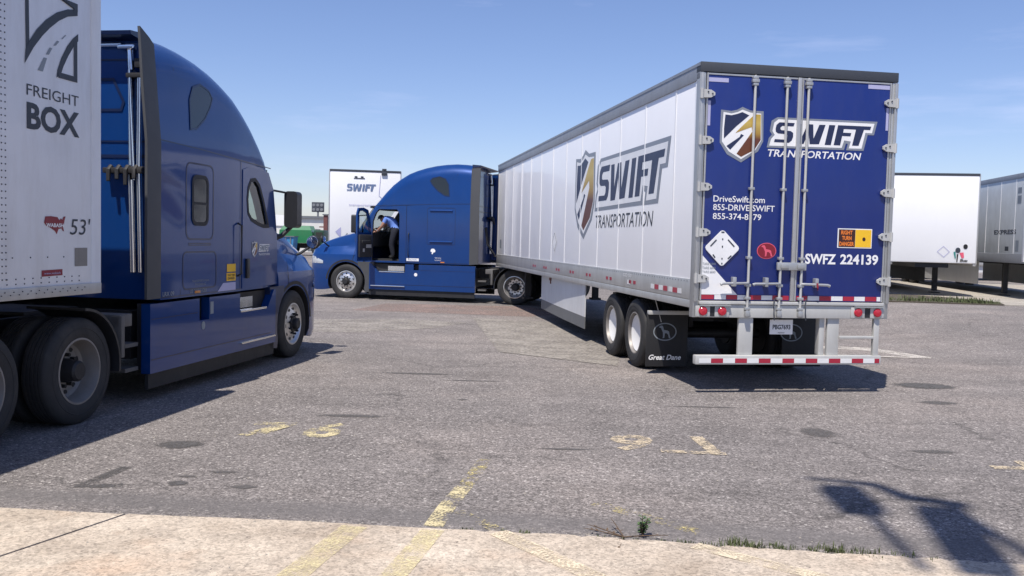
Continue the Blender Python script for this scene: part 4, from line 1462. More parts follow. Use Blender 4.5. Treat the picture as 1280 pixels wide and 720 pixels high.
# white one seen nose-on just right of the blue rear doors
ang = R(81.0)
def nose_at(px_mid, d, off=0.0):
    return px_mid, d
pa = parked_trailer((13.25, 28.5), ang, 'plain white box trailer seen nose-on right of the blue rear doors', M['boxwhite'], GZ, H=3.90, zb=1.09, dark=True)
d = Decal(FS, 0.012)
def unitp(pts, a0, a1, z0, z1, m):
    d.unit(pts, (a0, a1, z0, z1), m)
d.ellipse(-0.95, 1.62, 0.065, 0.075, 0)
d.ellipse(-0.73, 1.50, 0.075, 0.085, 4)
d.poly([(-0.60, 1.44), (-0.66, 1.46), (-0.68, 1.28), (-0.66, 1.20)], 1)
d.poly([(-0.78, 1.42), (-0.90, 1.44), (-0.92, 1.28), (-0.86, 1.24)], 2)
d.poly([(-0.70, 1.38), (-0.75, 1.38), (-0.73, 1.13), (-0.70, 1.13)], 0)
d.text('Blues', -0.80, -1.02, 1.14, 1.23, 0, 0.2, 0.03)
d.stroke([(-0.30, 1.62), (-0.12, 1.45), (-0.32, 1.28), (-0.48, 1.45)], 0.014, 3)
d.build('painted_figure', [M['decal_black'], M['decal_green'], M['decal_pink'], M['decal_pale'], M['decal_dark']], pa)
pb = parked_trailer((16.90, 27.4), ang, 'silver grey box trailer with white panel joints at the right edge', M['greypanel'], GZ, H=3.94, zb=1.22, ribs=True)
d = Decal((lambda u, z, o: (u, 1.29 + o, z)), 0.003)
d.text('EXPRESS', 2.6, 0.75, 2.05, 2.20, 0, 0, 0.03)
d.poly([(0.75, 3.0), (0.45, 3.0), (0.45, 3.25), (0.75, 3.25)], 1)
d.poly([(0.75, 3.32), (0.45, 3.32), (0.45, 3.5), (0.75, 3.5)], 1)
d.poly([(0.75, 1.5), (0.5, 1.5), (0.5, 1.85), (0.75, 1.85)], 1)
d.poly([(1.6, 1.52), (1.3, 1.52), (1.3, 1.66), (1.6, 1.66)], 0)
d.build('lettering', [M['decal_dark'], M['decal_greyb']], pb)
# white one behind the sunlit truck
pc_ = parked_trailer((-5.46, 33.2), R(99.0), 'white box trailer with small slanted lettering, standing behind the sunlit truck hood', M['boxwhite'], 0.15, H=4.12, zb=1.2)
swift(FS, pc_, (0.72, -0.44, 3.30, 3.68), 0.012, False, M['decal_slate'])
d = Decal(FS, 0.012)
d.poly([(0.42, 3.80), (0.02, 3.80), (0.02, 3.83), (0.42, 3.83)], 0)
for a in (0.34, 0.12):
    d.poly([(a + 0.05, 3.84), (a - 0.05, 3.84), (a - 0.05, 3.89), (a + 0.05, 3.89)], 0)
d.text('transportation', 0.58, -0.35, 2.78, 2.88, 1)
d.poly([(1.06, 1.85), (0.86, 2.02), (0.86, 1.62)], 1)
d.stroke([(0.86, 1.55), (0.62, 1.80)], 0.03, 2, False)
d.stroke([(-0.55, 3.95), (-0.50, 3.2), (-0.62, 3.1), (-1.05, 3.1)], 0.018, 1, False)
d.build('nose_markings', [M['decal_dark'], M['decal_pale'], M['decal_greyb']], pc_)
mk = MB()
mk.box(-0.06, 0.02, -0.78, -0.58, 3.95, 4.09, 0, 0.02)
mk.box(-0.05, 0.10, -0.76, -0.60, 4.13, 4.19, 0, 0.01)
mk.build('marker_lamp', M['headrail'], pc_)

M['shadewall'] = mat('shade_filler_panel', (0.012, 0.018, 0.035), 0.5)
pd = parked_trailer((31.5, 46.5), R(176), 'added dark navy box trailer parked crosswise, filling in for the shade below the plain white one', M['shadewall'], 0.45, H=3.2, zb=0.75, L=15)  # added trailer; its dark wall stands in for shade under the parked ones

# ------------------------------------------------------------------ far objects between the two trucks
def ray(x, y):
    p, r = R(CPITCH), R(CROLL)
    a, b = x - 640, y - 360
    X = (a * math.cos(r) + b * math.sin(r)) / CF
    Y = (-a * math.sin(r) + b * math.cos(r)) / CF
    u = -Y
    return Vector((X, math.cos(p) + u * math.sin(p), -math.sin(p) + u * math.cos(p)))
def far(x, y, d):
    v = ray(x, y)
    v *= d / v.y
    return v + Vector((0, 0, CH))
GF = 0.45                                               # the far yard lies a little higher
g0 = far(381, 300, 62)
gt = empty('refuse_truck', (g0.x, g0.y, GF), R(4))
tag(gt, 'green refuse truck parked far behind, between the two blue trucks', 'truck')
b = MB()
b.prism([(-1.55, 0.85), (0.55, 0.85), (0.75, 1.2), (0.6, 1.72), (-1.5, 1.72)], 'xz', -1.2, 1.2)
b.build('hopper_body', M['green'], gt)
MB().prism([(-1.5, 1.723), (0.58, 1.723), (0.45, 2.02), (-1.25, 2.02)], 'xz', -1.0, 1.0).build('tarp', M['greentop'], gt)
cb = MB()
cb.box(0.78, 1.45, -1.15, 1.15, 0.7, 1.75, 0, 0.12)
co = cb.build('cab_body', M['darkgreen'], gt)
MB().box(0.9, 1.35, -1.165, -1.152, 1.2, 1.6).build('window_pane', M['darkglass'], co)
chs = MB()
chs.box(-1.6, 1.5, -0.5, 0.5, 0.5, 0.83)
chs.build('chassis', M['chassis'], gt)
for s in (1, -1):
    for u in (-1.0, 1.1):
        put_wheel('dusty', gt, u, 1.0, s)
g1 = far(361, 300, 58)
bb = empty('waste_container', (g1.x, g1.y, GF), R(4))
tag(bb, 'blue waste container beside the far green truck', 'container')
m = MB()
m.prism([(-0.9, 0.15), (0.35, 0.15), (0.45, 1.25), (-1.0, 1.25)], 'xz', -0.8, 0.8)
m.build('container_body', M['binblue'], bb)
m = MB()
for u in (-0.75, -0.4, -0.05, 0.25):
    m.box(u - 0.03, u + 0.03, -0.84, -0.802, 0.2, 1.2)
m.box(-1.02, 0.48, -0.86, 0.86, 1.253, 1.31)
m.build('stiffeners', M['roofgrey'], bb)
g2 = far(391, 300, 74)
wb = empty('white_building', (g2.x, g2.y, GF), R(6))
tag(wb, 'low white building with grey roof edge far behind the green truck', 'building')
m = MB()
m.box(-1.7, 1.15, 0, 6, 0, 2.75)
m.build('wall', M['wall'], wb)
MB().box(-1.8, 1.2, -0.15, 6.1, 2.753, 2.95).build('roof', M['roofgrey'], wb)
MB().box(-1.55, -1.2, -0.02, -0.002, 0.1, 2.1).build('door', M['roofgrey'], wb)
MB().box(-0.4, 0.6, -0.02, -0.002, 0.1, 1.9).build('door', M['roofgrey'], wb)
g3 = far(407, 300, 70)
rp_ = empty('rusty_gate_post', (g3.x, g3.y, GF), 0)
tag(rp_, 'reddish brown steel frame post at the end of the far white building', 'post')
m = MB()
m.box(-0.15, 0.15, -0.15, 0.15, 0, 2.95)
m.build('post', M['brick'], rp_)
m = MB()
m.box(-0.22, 0.22, -0.22, 0.22, 2.953, 3.05)
m.build('cap', M['roofgrey'], rp_)
for zz in (0.6, 1.3, 2.0):
    MB().box(-0.5, -0.152, -0.05, 0.05, zz, zz + 0.09).build('rail', M['brick'], rp_)
g4 = far(352, 300, 84)
wc = empty('white_shed', (g4.x, g4.y, GF), R(-4))
tag(wc, 'pale shed with rounded roof far behind, left of the white building', 'building')
m = MB()
m.box(-2.6, 1.9, 0, 7, 0, 2.2)
m.build('wall', M['wall'], wc)
prof = [(-2.7, 2.203)] + [(-0.4 + 2.3 * math.cos(R(a)), 2.21 + 1.0 * math.sin(R(a))) for a in range(180, -1, -15)] + [(2.0, 2.203)]
m = MB()
m.prism(prof, 'xz', -0.1, 7.1)
m.build('roof', M['boxwhite'], wc)
g5 = far(397, 300, 92)
sg = empty('floodlight_mast', (g5.x, g5.y, GF), 0)
tag(sg, 'dark floodlight mast rising above the far white building roof', 'mast')
m = MB()
m.tube([(0, 0, 0), (0, 0, 4.0)], [0.12, 0.09], 10)
m.build('mast', M['roofgrey'], sg)
m = MB()
m.box(-0.62, 0.62, -0.12, 0.12, 3.75, 4.75, 0, 0.03)
m.build('lamp_panel', M['headrail'], sg)
for a in (-0.4, 0, 0.4):
    for b_ in (4.0, 4.45):
        MB().lathe([(0.15, 0), (0.15, -0.04), (0, -0.05)], (a, -0.121, b_), 'y', 12).build('lamp', M['roofgrey'], sg)

# ------------------------------------------------------------------ unseen post, added and shaped to cast the shadow at lower right
LPX, LPY = 1.4, -3.2
caster = empty('shadow_caster_post', (LPX, LPY, 0), 0)
tag(caster, 'unseen twin-headed post behind the viewer, added to cast the shadow on the asphalt', 'lamp')
m = MB()
m.tube([(0, 0, 0), (0, 0, 13.7)], [0.14, 0.08], 14)
m.build('pole', M['pole'], caster)
LZ = 13.8
KX, KY = SUN_DIR.x / -SUN_DIR.z * LZ, SUN_DIR.y / -SUN_DIR.z * LZ
def caster_xy(gx, gy):                                     # where a part of the post must stand for its shadow to fall at gx, gy
    return gx - KX - LPX, gy - KY - LPY
m = MB()
a1, a2, a3, a4, a5 = [caster_xy(*q) for q in ((2.38, 7.16), (2.88, 7.00), (2.98, 6.66), (3.36, 6.46), (3.2, 4.6))]
m.tube([(*a1, LZ), (*a2, LZ), (*a3, LZ), (*a4, LZ)], [0.03, 0.07, 0.10, 0.08], 10)
b1, b2 = caster_xy(2.58, 6.5), caster_xy(2.42, 5.1)
m.tube([(*b1, LZ - 0.1), (*b2, LZ)], 0.045, 8)
m.tube([(0, 0, LZ - 0.1), (a5[0], a5[1], LZ), (a4[0] - 0.15, a4[1], LZ)], 0.05, 10)
m.build('arm', M['pole'], caster)
for gx, gy, wx, wy, rz in ((2.58, 6.66, 0.155, 0.32, -0.06), (2.98, 5.82, 0.175, 0.66, -0.24)):
    x, y = caster_xy(gx, gy)
    m = MB()
    m.box(-wx, wx, -wy, wy, LZ - 0.42, LZ - 0.02, 0, 0.03)
    h = m.build('caster_head', M['headrail'], caster)
    h.matrix_local = Matrix.Translation((x, y, 0)) @ Matrix.Rotation(rz, 4, 'Z')

# ------------------------------------------------------------------ ground
def asphalt_material():
    m = bpy.data.materials.new('worn_asphalt')
    t, b = nodes(m)
    co = t.nodes.new('ShaderNodeTexCoord').outputs['Object']
    sx = t.nodes.new('ShaderNodeSeparateXYZ')
    t.links.new(co, sx.inputs[0])
    big = noise_node(t, 0.22, 5, 0.6, co)
    mid = noise_node(t, 1.6, 6, 0.65, co)
    base = ramp(t, big.outputs['Fac'], [(0.30, (0.160, 0.146, 0.139)), (0.5, (0.202, 0.182, 0.171)), (0.72, (0.258, 0.225, 0.205))])
    base = mixc(t, 0.8, base, ramp(t, mid.outputs['Fac'], [(0.25, 0.80), (0.75, 1.20)]), 'MULTIPLY')
    # aggregate
    for sc, lo, hi, f in ((84, 0.42, 1.75, 0.9), (40, 0.62, 1.40, 0.7)):
        vo = t.nodes.new('ShaderNodeTexVoronoi')
        vo.inputs['Scale'].default_value = sc
        t.links.new(co, vo.inputs['Vector'])
        bw = t.nodes.new('ShaderNodeSeparateColor')
        t.links.new(vo.outputs['Color'], bw.inputs[0])
        g = ramp(t, bw.outputs[0], [(0.0, lo), (0.45, 0.92), (0.85, 1.15), (1.0, hi)])
        base = mixc(t, f, base, g, 'MULTIPLY')
    # scattered pale chips
    vo = t.nodes.new('ShaderNodeTexVoronoi')
    vo.inputs['Scale'].default_value = 30
    t.links.new(co, vo.inputs['Vector'])
    bw = t.nodes.new('ShaderNodeSeparateColor')
    t.links.new(vo.outputs['Color'], bw.inputs[0])
    pick = math_node(t, 'GREATER_THAN', bw.outputs[1], 0.93)
    near = math_node(t, 'LESS_THAN', vo.outputs['Distance'], 0.34)
    base = mixc(t, math_node(t, 'MULTIPLY', pick, near), base, (0.42, 0.39, 0.36))
    # dark worn patches and drips
    sp = noise_node(t, 0.9, 3, 0.5, co)
    base = mixc(t, ramp(t, sp.outputs['Fac'], [(0.62, 0.0), (0.75, 0.35)]), base, (0.12, 0.11, 0.105))
    sp2 = noise_node(t, 4.5, 3, 0.6, co)
    base = mixc(t, ramp(t, sp2.outputs['Fac'], [(0.69, 0.0), (0.74, 0.45)]), base, (0.09, 0.083, 0.079))
    # streaks running across the yard
    mpn = t.nodes.new('ShaderNodeMapping')
    mpn.inputs['Scale'].default_value = (0.12, 1.3, 1)
    mpn.inputs['Rotation'].default_value = (0, 0, R(4))
    t.links.new(co, mpn.inputs['Vector'])
    st = noise_node(t, 1.0, 6, 0.65, mpn.outputs['Vector'])
    base = mixc(t, 0.7, base, ramp(t, st.outputs['Fac'], [(0.3, 0.84), (0.7, 1.18)]), 'MULTIPLY')
    # cracks
    wob = noise_node(t, 1.4, 5, 0.7, co)
    wv = t.nodes.new('ShaderNodeVectorMath')
    wv.operation = 'MULTIPLY_ADD'
    t.links.new(wob.outputs['Color'], wv.inputs[0])
    wv.inputs[1].default_value = (0.9, 0.9, 0)
    t.links.new(co, wv.inputs[2])
    vc = t.nodes.new('ShaderNodeTexVoronoi')
    vc.feature = 'DISTANCE_TO_EDGE'
    vc.inputs['Scale'].default_value = 0.36
    t.links.new(wv.outputs[0], vc.inputs['Vector'])
    ck = ramp(t, vc.outputs['Distance'], [(0.0, 1.0), (0.006, 0.0)])
    msk = ramp(t, noise_node(t, 0.5, 2, 0.5, co).outputs['Fac'], [(0.45, 0.0), (0.56, 0.75)])
    base = mixc(t, math_node(t, 'MULTIPLY', ck, msk), base, (0.06, 0.055, 0.052))
    # the dark sealed band that follows the concrete edge
    dist = math_node(t, 'ADD', math_node(t, 'MULTIPLY', sx.outputs[0], 0.0955), sx.outputs[1])
    wob2 = noise_node(t, 1.1, 4, 0.6, co)
    dist = math_node(t, 'ADD', dist, math_node(t, 'MULTIPLY', wob2.outputs['Fac'], 0.22))
    bnd = ramp(t, math_node(t, 'SUBTRACT', dist, 5.6), [(0.10, 0.0), (0.30, 0.62), (0.45, 0.62), (0.62, 0.0)])
    base = mixc(t, bnd, base, (0.125, 0.116, 0.113))
    t.links.new(base, b.inputs['Base Color'])
    b.inputs['Roughness'].default_value = 0.9
    b.inputs['Specular IOR Level'].default_value = 0.25
    vb = t.nodes.new('ShaderNodeTexVoronoi')
    vb.inputs['Scale'].default_value = 62
    t.links.new(co, vb.inputs['Vector'])
    bp = t.nodes.new('ShaderNodeBump')
    bp.inputs['Strength'].default_value = 0.55
    bp.inputs['Distance'].default_value = 0.006
    t.links.new(vb.outputs['Distance'], bp.inputs['Height'])
    t.links.new(bp.outputs['Normal'], b.inputs['Normal'])
    return m

def concrete_material(name='weathered_concrete', a=(0.31, 0.25, 0.19), c=(0.53, 0.455, 0.365)):
    m = bpy.data.materials.new(name)
    t, b = nodes(m)
    co = t.nodes.new('ShaderNodeTexCoord').outputs['Object']
    n = noise_node(t, 1.3, 7, 0.65, co)
    base = ramp(t, n.outputs['Fac'], [(0.28, a), (0.7, c)])
    rust = noise_node(t, 0.75, 4, 0.6, co)
    base = mixc(t, ramp(t, rust.outputs['Fac'], [(0.56, 0.0), (0.72, 0.45)]), base, (0.40, 0.24, 0.14))
    dk = noise_node(t, 3.2, 6, 0.75, co)
    base = mixc(t, ramp(t, dk.outputs['Fac'], [(0.53, 0.0), (0.70, 0.55)]), base, (0.23, 0.195, 0.16))
    for sc, f in ((80, 0.75), (38, 0.5)):
        vo = t.nodes.new('ShaderNodeTexVoronoi')
        vo.inputs['Scale'].default_value = sc
        t.links.new(co, vo.inputs['Vector'])
        bw = t.nodes.new('ShaderNodeSeparateColor')
        t.links.new(vo.outputs['Color'], bw.inputs[0])
        base = mixc(t, f, base, ramp(t, bw.outputs[0], [(0.0, 0.6), (0.3, 0.95), (1.0, 1.25)]), 'MULTIPLY')
    sp = noise_node(t, 22, 3, 0.5, co)
    base = mixc(t, ramp(t, sp.outputs['Fac'], [(0.70, 0.0), (0.73, 0.7)]), base, (0.10, 0.08, 0.07))
    t.links.new(base, b.inputs['Base Color'])
    b.inputs['Roughness'].default_value = 0.88
    bp = t.nodes.new('ShaderNodeBump')
    bp.inputs['Strength'].default_value = 0.4
    bp.inputs['Distance'].default_value = 0.006
    t.links.new(dk.outputs['Fac'], bp.inputs['Height'])
    t.links.new(bp.outputs['Normal'], b.inputs['Normal'])
    return m

def worn_material(name, col, thr=0.5, soft=0.12, scale=9.0, seed=0.0, grain=60, amax=1.0, fade=False):
    """thin worn layer: holes show the surface underneath"""
    m = bpy.data.materials.new(name)
    t, b = nodes(m)
    o = [n for n in t.nodes if n.type == 'OUTPUT_MATERIAL'][0]
    co = t.nodes.new('ShaderNodeTexCoord').outputs['Object']
    b.inputs['Roughness'].default_value = 0.85
    n = noise_node(t, scale, 6, 0.7, co)
    n2 = noise_node(t, grain, 3, 0.6, co)
    s = math_node(t, 'ADD', math_node(t, 'MULTIPLY', n.outputs['Fac'], 0.6), math_node(t, 'MULTIPLY', n2.outputs['Fac'], 0.4))
    f = ramp(t, s, [(thr - soft / 2, 0.0), (thr + soft / 2, amax)])
    if fade:
        gv = t.nodes.new('ShaderNodeTexCoord').outputs['Generated']
        sg_ = t.nodes.new('ShaderNodeVectorMath')
        sg_.operation = 'MULTIPLY'
        t.links.new(gv, sg_.inputs[0])
        sg_.inputs[1].default_value = (1.0, 1.0, 0.0)
        vm = t.nodes.new('ShaderNodeVectorMath')
        vm.operation = 'DISTANCE'
        t.links.new(sg_.outputs[0], vm.inputs[0])
        vm.inputs[1].default_value = (0.5, 0.5, 0.0)
        wb = noise_node(t, 14, 4, 0.6, co)
        dd = math_node(t, 'ADD', vm.outputs['Value'], math_node(t, 'MULTIPLY', math_node(t, 'SUBTRACT', wb.outputs['Fac'], 0.5), 0.25))
        ff = ramp(t, dd, [(0.26, 1.0), (0.47, 0.0)])
        f = math_node(t, 'MULTIPLY', f, ff)
    cv = ramp(t, n2.outputs['Fac'], [(0.3, 0.75), (0.7, 1.15)])
    t.links.new(mixc(t, 1.0, col, cv, 'MULTIPLY'), b.inputs['Base Color'])
    tr = t.nodes.new('ShaderNodeBsdfTransparent')
    ms = t.nodes.new('ShaderNodeMixShader')
    t.links.new(f, ms.inputs[0])
    t.links.new(tr.outputs[0], ms.inputs[1])
    t.links.new(b.outputs[0], ms.inputs[2])
    t.links.new(ms.outputs[0], o.inputs['Surface'])
    return m

def sstep(a, b, x):
    t = min(1.0, max(0.0, (x - a) / (b - a)))
    return t * t * (3 - 2 * t)
def gz(x, y):
    r1 = 0.36 * sstep(7.0, 10.5, x) * sstep(13.0, 22.5, y)
    r2 = 0.45 * sstep(34.0, 56.0, y)
    return max(r1, r2)
def axis_vals(lim):
    v = [0.0]
    st = 1.0
    while v[-1] < lim:
        if v[-1] > 40: st *= 1.35
        v.append(v[-1] + st)
    return v
ax_ = axis_vals(2500)
xs = sorted({-a for a in ax_} | set(ax_))
ys = xs
g = MB()
nx = len(xs)
g.add([(x, y, gz(x, y)) for y in ys for x in xs], [(j * nx + i, j * nx + i + 1, (j + 1) * nx + i + 1, (j + 1) * nx + i) for j in range(len(ys) - 1) for i in range(nx - 1)])
ground = g.build('ground', asphalt_material(), smooth=True, recalc=False)
tag(ground, 'worn grey asphalt of the truck yard', 'ground', kind='structure')

# concrete apron in the foreground
ex = [-9.0, -3.33, -1.2, 0.04, 1.31, 3.06, 9.0]
ey = [6.2, 5.84, 5.70, 5.61, 5.45, 5.23, 4.5]
joint = 0.012
def apron_slab(name, pts):
    m = MB()
    m.prism(pts, 'xy', -0.08, 0.012)
    o = m.build(name, CONC, smooth=False)
    tag(o, 'pale stained concrete apron in the foreground', 'pavement', kind='structure')
    return o
CONC = concrete_material()
def edge_y(x):
    return lin(x, ex, ey)
edge_pts = []
x = -9.0
while x <= 9.01:
    chip = random.choice((0, 0, 0, 0, 0, 0, -0.012, -0.03)) if x > -0.3 else 0.0
    edge_pts.append((x, edge_y(x) + 0.010 * math.sin(3.1 * x) + random.uniform(-0.004, 0.004) + chip))
    x += random.uniform(0.035, 0.09)
# joint line from (-2.77,5.80) towards (-3.0, 4.75)
JX0, JY0, JX1, JY1 = -2.47, 5.775, -4.35, -8.0
JX1 = JX0 + (-2.90 + 2.47) * (JY0 + 8.0) / (5.775 - 4.80)
left = [p for p in edge_pts if p[0] < JX0 - 0.02]
right = [p for p in edge_pts if p[0] > JX0 + 0.02]
apron_slab('pavement', [(-9.0, -8.0)] + [(JX1 - joint, -8.0), (JX0 - joint, edge_y(JX0))][::1] + left[::-1])
apron_slab('pavement', [(JX1 + joint, -8.0), (9.0, -8.0)] + right[::-1] + [(JX0 + joint, edge_y(JX0))])

def sheet(name, pts, mtl, z=0.004, label=None, cat='marking'):
    m = MB()
    m.add([(x, y, z + gz(x, y)) for x, y in pts], [tuple(range(len(pts)))])
    o = m.build(name, mtl, smooth=False, recalc=False)
    tag(o, label or 'worn marking on the asphalt', cat, kind='structure')
    return o
def band(pts, w):
    L, Q = [], []
    for i, p in enumerate(pts):
        a = Vector(pts[max(i - 1, 0)])
        b = Vector(pts[min(i + 1, len(pts) - 1)])
        d = (b - a).normalized()
        n = Vector((-d.y, d.x)) * w / 2
        L.append(tuple(Vector(p) + n))
        Q.append(tuple(Vector(p) - n))
    return L + Q[::-1]
YEL = worn_material('worn_yellow_paint', (0.56, 0.48, 0.28), 0.515, 0.10, 5)
YEL2 = worn_material('very_worn_yellow_paint', (0.50, 0.42, 0.18), 0.56, 0.10, 6)
CRM = worn_material('worn_cream_paint', (0.52, 0.43, 0.30), 0.50, 0.10, 8)
CYEL = worn_material('worn_yellow_paint_on_concrete', (0.66, 0.57, 0.33), 0.52, 0.22, 5)
# painted bay numbers
def ground_text(body, p0, ux, uy, mtl, name, label):
    vs, fs = text_geo(body, 0.03)
    m = MB()
    m.add([(p0[0] + ux[0] * x + uy[0] * y, p0[1] + ux[1] * x + uy[1] * y, 0.004) for x, y in vs], fs)
    o = m.build(name, mtl, smooth=False, recalc=False)
    tag(o, label, 'marking', kind='structure')
ground_text('7 6', (-2.52, 8.15), (0.93, 0.02), (0.06, 0.66), YEL, 'painted_number', 'worn yellow painted bay number on the asphalt')
sheet('painted_number', [(-2.44, 8.25), (-2.24, 8.26), (-2.06, 8.70), (-2.42, 8.76), (-2.46, 8.70), (-2.24, 8.64)], YEL, 0.008, 'worn yellow bay number stroke on the asphalt')
ground_text('9', (0.90, 7.95), (0.40, 0.0), (0.08, 0.66), CRM, 'painted_number', 'faded cream bay number on the asphalt')
sheet('painted_number', band([(1.80, 8.60), (1.85, 7.93)], 0.13), CRM, 0.004, 'faded cream corner stroke on the asphalt')
sheet('painted_number', band([(1.36, 7.95), (1.93, 7.90)], 0.10), CRM, 0.008, 'faded cream foot stroke on the asphalt')
sheet('painted_number', band([(4.15, 7.65), (4.75, 7.62)], 0.12), CRM, 0.004, 'faded cream stroke at the right edge of the asphalt')
sheet('painted_number', band([(4.48, 7.62), (4.50, 7.90)], 0.08), CRM, 0.008, 'faded cream upright stroke at the right edge of the asphalt')
sheet('painted_line', band([(-0.47, 5.70), (-0.41, 6.15), (-0.32, 6.66)], 0.13), YEL, 0.004, 'worn yellow bay line running away from the concrete edge')
sheet('painted_line', band([(-0.317, 6.67), (-0.27, 6.95), (-0.19, 7.5)], 0.12), YEL2, 0.004, 'almost vanished far end of the yellow bay line')
sheet('painted_line', band([(-0.33, 6.02), (-0.15, 5.78), (-0.02, 5.60)], 0.10), YEL2, 0.008, 'worn yellow branch of the bay line by the concrete edge')
sheet('painted_line', band([(0.62, 6.3), (0.95, 6.0), (1.25, 5.7)], 0.12), YEL2, 0.004, 'very faint yellow line by the weeds')
CZ = 0.016
def csheet(pts, mtl, label):
    m = MB()
    m.add([(x, y, CZ) for x, y in pts], [tuple(range(len(pts)))])
    o = m.build('painted_line', mtl, smooth=False, recalc=False)
    tag(o, label, 'marking', kind='structure')
csheet(band([(-0.96, 5.63), (-1.10, 5.0), (-1.5, 3.0)], 0.17), CYEL, 'worn yellow stripe on the concrete, left one')
csheet(band([(-0.46, 5.60), (-0.58, 4.95), (-0.95, 3.0)], 0.15), CYEL, 'worn yellow stripe on the concrete in line with the bay line')
csheet(band([(-0.05, 5.58), (0.45, 4.92), (1.4, 3.6)], 0.14), worn_material('worn_pale_paint_on_concrete', (0.66, 0.56, 0.40), 0.48, 0.14, 5), 'pale slanting stripe on the concrete')
csheet(band([(1.15, 5.42), (1.75, 4.95), (2.6, 4.2)], 0.12), worn_material('worn_pale_paint_on_concrete_right', (0.62, 0.53, 0.38), 0.50, 0.14, 5), 'pale slanting stripe on the concrete near the weeds')

# oil and damp stains
STAIN = worn_material('dark_oil_stain', (0.085, 0.080, 0.077), 0.36, 0.30, 6, grain=25, fade=True)
STREAK = worn_material('dark_oil_streak', (0.085, 0.080, 0.077), 0.46, 0.20, 9, grain=25, amax=0.8)
STAIN2 = worn_material('faint_oil_stain', (0.10, 0.093, 0.088), 0.43, 0.35, 6, grain=25, fade=True)
def blob(x, y, rx, ry, mtl, seg=28, z=0.004):
    ph = [random.uniform(0, 6.28) for _ in range(4)]
    pts = []
    for k in range(seg):
        a = 2 * math.pi * k / seg
        q = 1 + 0.13 * math.sin(2 * a + ph[0]) + 0.09 * math.sin(3 * a + ph[1]) + 0.06 * math.sin(5 * a + ph[2]) + 0.04 * math.sin(9 * a + ph[3])
        pts.append((x + rx * q * math.cos(a), y + ry * q * math.sin(a)))
    return sheet('oil_stain', pts, mtl, z, 'dark oil stain on the asphalt', 'stain')
for x, y, rx, ry, mm in ((-2.86, 7.77, 0.18, 0.13, STAIN), (5.62, 12.2, 0.36, 0.26, STAIN), (3.1, 8.93, 0.17, 0.20, STAIN2), (5.2, 10.85, 0.2, 0.13, STAIN2), (-2.43, 6.56, 0.07, 0.06, STAIN),
                        (-2.42, 6.75, 0.06, 0.03, STAIN2), (-1.93, 6.50, 0.09, 0.05, STAIN2), (3.9, 8.2, 0.20, 0.07, STAIN2), (-1.25, 12.2, 0.5, 0.07, STAIN2), (-0.55, 11.7, 0.35, 0.05, STAIN2),
                        (0.5, 7.95, 0.24, 0.03, STAIN2), (-0.55, 10.3, 0.06, 0.05, STAIN2), (-1.6, 9.2, 0.3, 0.08, STAIN2), (-2.2, 6.9, 0.1, 0.04, STAIN2), (2.2, 10.2, 0.4, 0.04, STAIN2)):
    blob(x, y, rx * 1.25, ry * 1.25, mm)
sheet('oil_stain', band([(-2.98, 6.98), (-3.05, 6.6), (-3.08, 6.42), (-2.92, 6.44), (-2.80, 6.47)], 0.10), STREAK, 0.004, 'dark oil streak on the asphalt near the concrete', 'stain')
PATCH = worn_material('pale_worn_concrete_patch', (0.27, 0.245, 0.215), 0.42, 0.30, 1.5, grain=18)
sheet('ground_patch', [(-5.2, 17.1), (-2.9, 17.3), (-1.6, 18.5), (-1.0, 19.8), (-2.4, 20.4), (-5.4, 19.4)], PATCH, 0.004, 'pale worn patch of ground between the trucks', 'ground')
RUSTP = worn_material('reddish_dust_patch', (0.26, 0.19, 0.165), 0.48, 0.30, 1.0, grain=14)
sheet('ground_patch', [(-4.0, 22.5), (0.4, 21.8), (1.6, 23.0), (0.3, 25.2), (-3.5, 25.0)], RUSTP, 0.004, 'reddish dusty patch of ground before the sunlit truck', 'ground')
sheet('ground_patch', [(-0.2, 14.8), (1.6, 13.4), (1.9, 15.5), (0.9, 20.5), (-0.9, 21.0)], PATCH, 0.008, 'pale worn strip of ground along the white trailer', 'ground')
WHITEP = worn_material('worn_white_paint', (0.50, 0.46, 0.41), 0.46, 0.16, 4)
sheet('painted_line', [(5.4, 16.9), (6.75, 16.75), (7.25, 15.45), (6.9, 15.45), (6.35, 16.35), (5.4, 16.5)], WHITEP, 0.004, 'worn white arrow painted by the trailer rear step')
sheet('painted_line', [(5.2, 15.55), (7.3, 15.40), (7.3, 15.28), (5.2, 15.35)], WHITEP, 0.008, 'worn white line painted by the trailer rear step')
sheet('painted_line', band([(-7.2, 33.6), (-5.6, 33.2)], 0.3), WHITEP, 0.004, 'pale line on the ground before the parked trailer')

# verge below the parked trailers on the right
vg = MB()
def raised(pts, z0, z1):
    return [(x, y) for x, y in pts]
cv_ = [(9.6, 26.9), (15.2, 25.5), (24.0, 23.6), (26.0, 30.0), (12.0, 33.0)]
k = MB()
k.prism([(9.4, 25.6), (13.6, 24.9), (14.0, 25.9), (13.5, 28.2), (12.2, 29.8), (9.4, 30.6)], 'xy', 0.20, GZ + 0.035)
o = k.build('verge', mat('shade_darkened_soil', (0.075, 0.062, 0.045), 0.95, 0, 0, 0.4, (0.07, 0.06, 0.045), 3.0, 0.2), smooth=False)  # soil coloured darker and run under the trailer to paint its shadow
tag(o, 'strip of dry soil, darkened and widened for the shade below the parked white trailer', 'verge', kind='structure')
k = MB()
k.prism([(13.63, 24.9), (30.0, 22.5), (36.0, 36.0), (18.0, 42.0), (9.4, 44.0), (9.4, 30.63), (12.2, 29.83), (13.53, 28.22), (14.03, 25.92)], 'xy', 0.20, GZ + 0.03)
o = k.build('concrete_pad', concrete_material('dusty_concrete', (0.27, 0.245, 0.21), (0.38, 0.35, 0.30)), smooth=False)
tag(o, 'dusty concrete pad below the parked trailers', 'pavement', kind='structure')

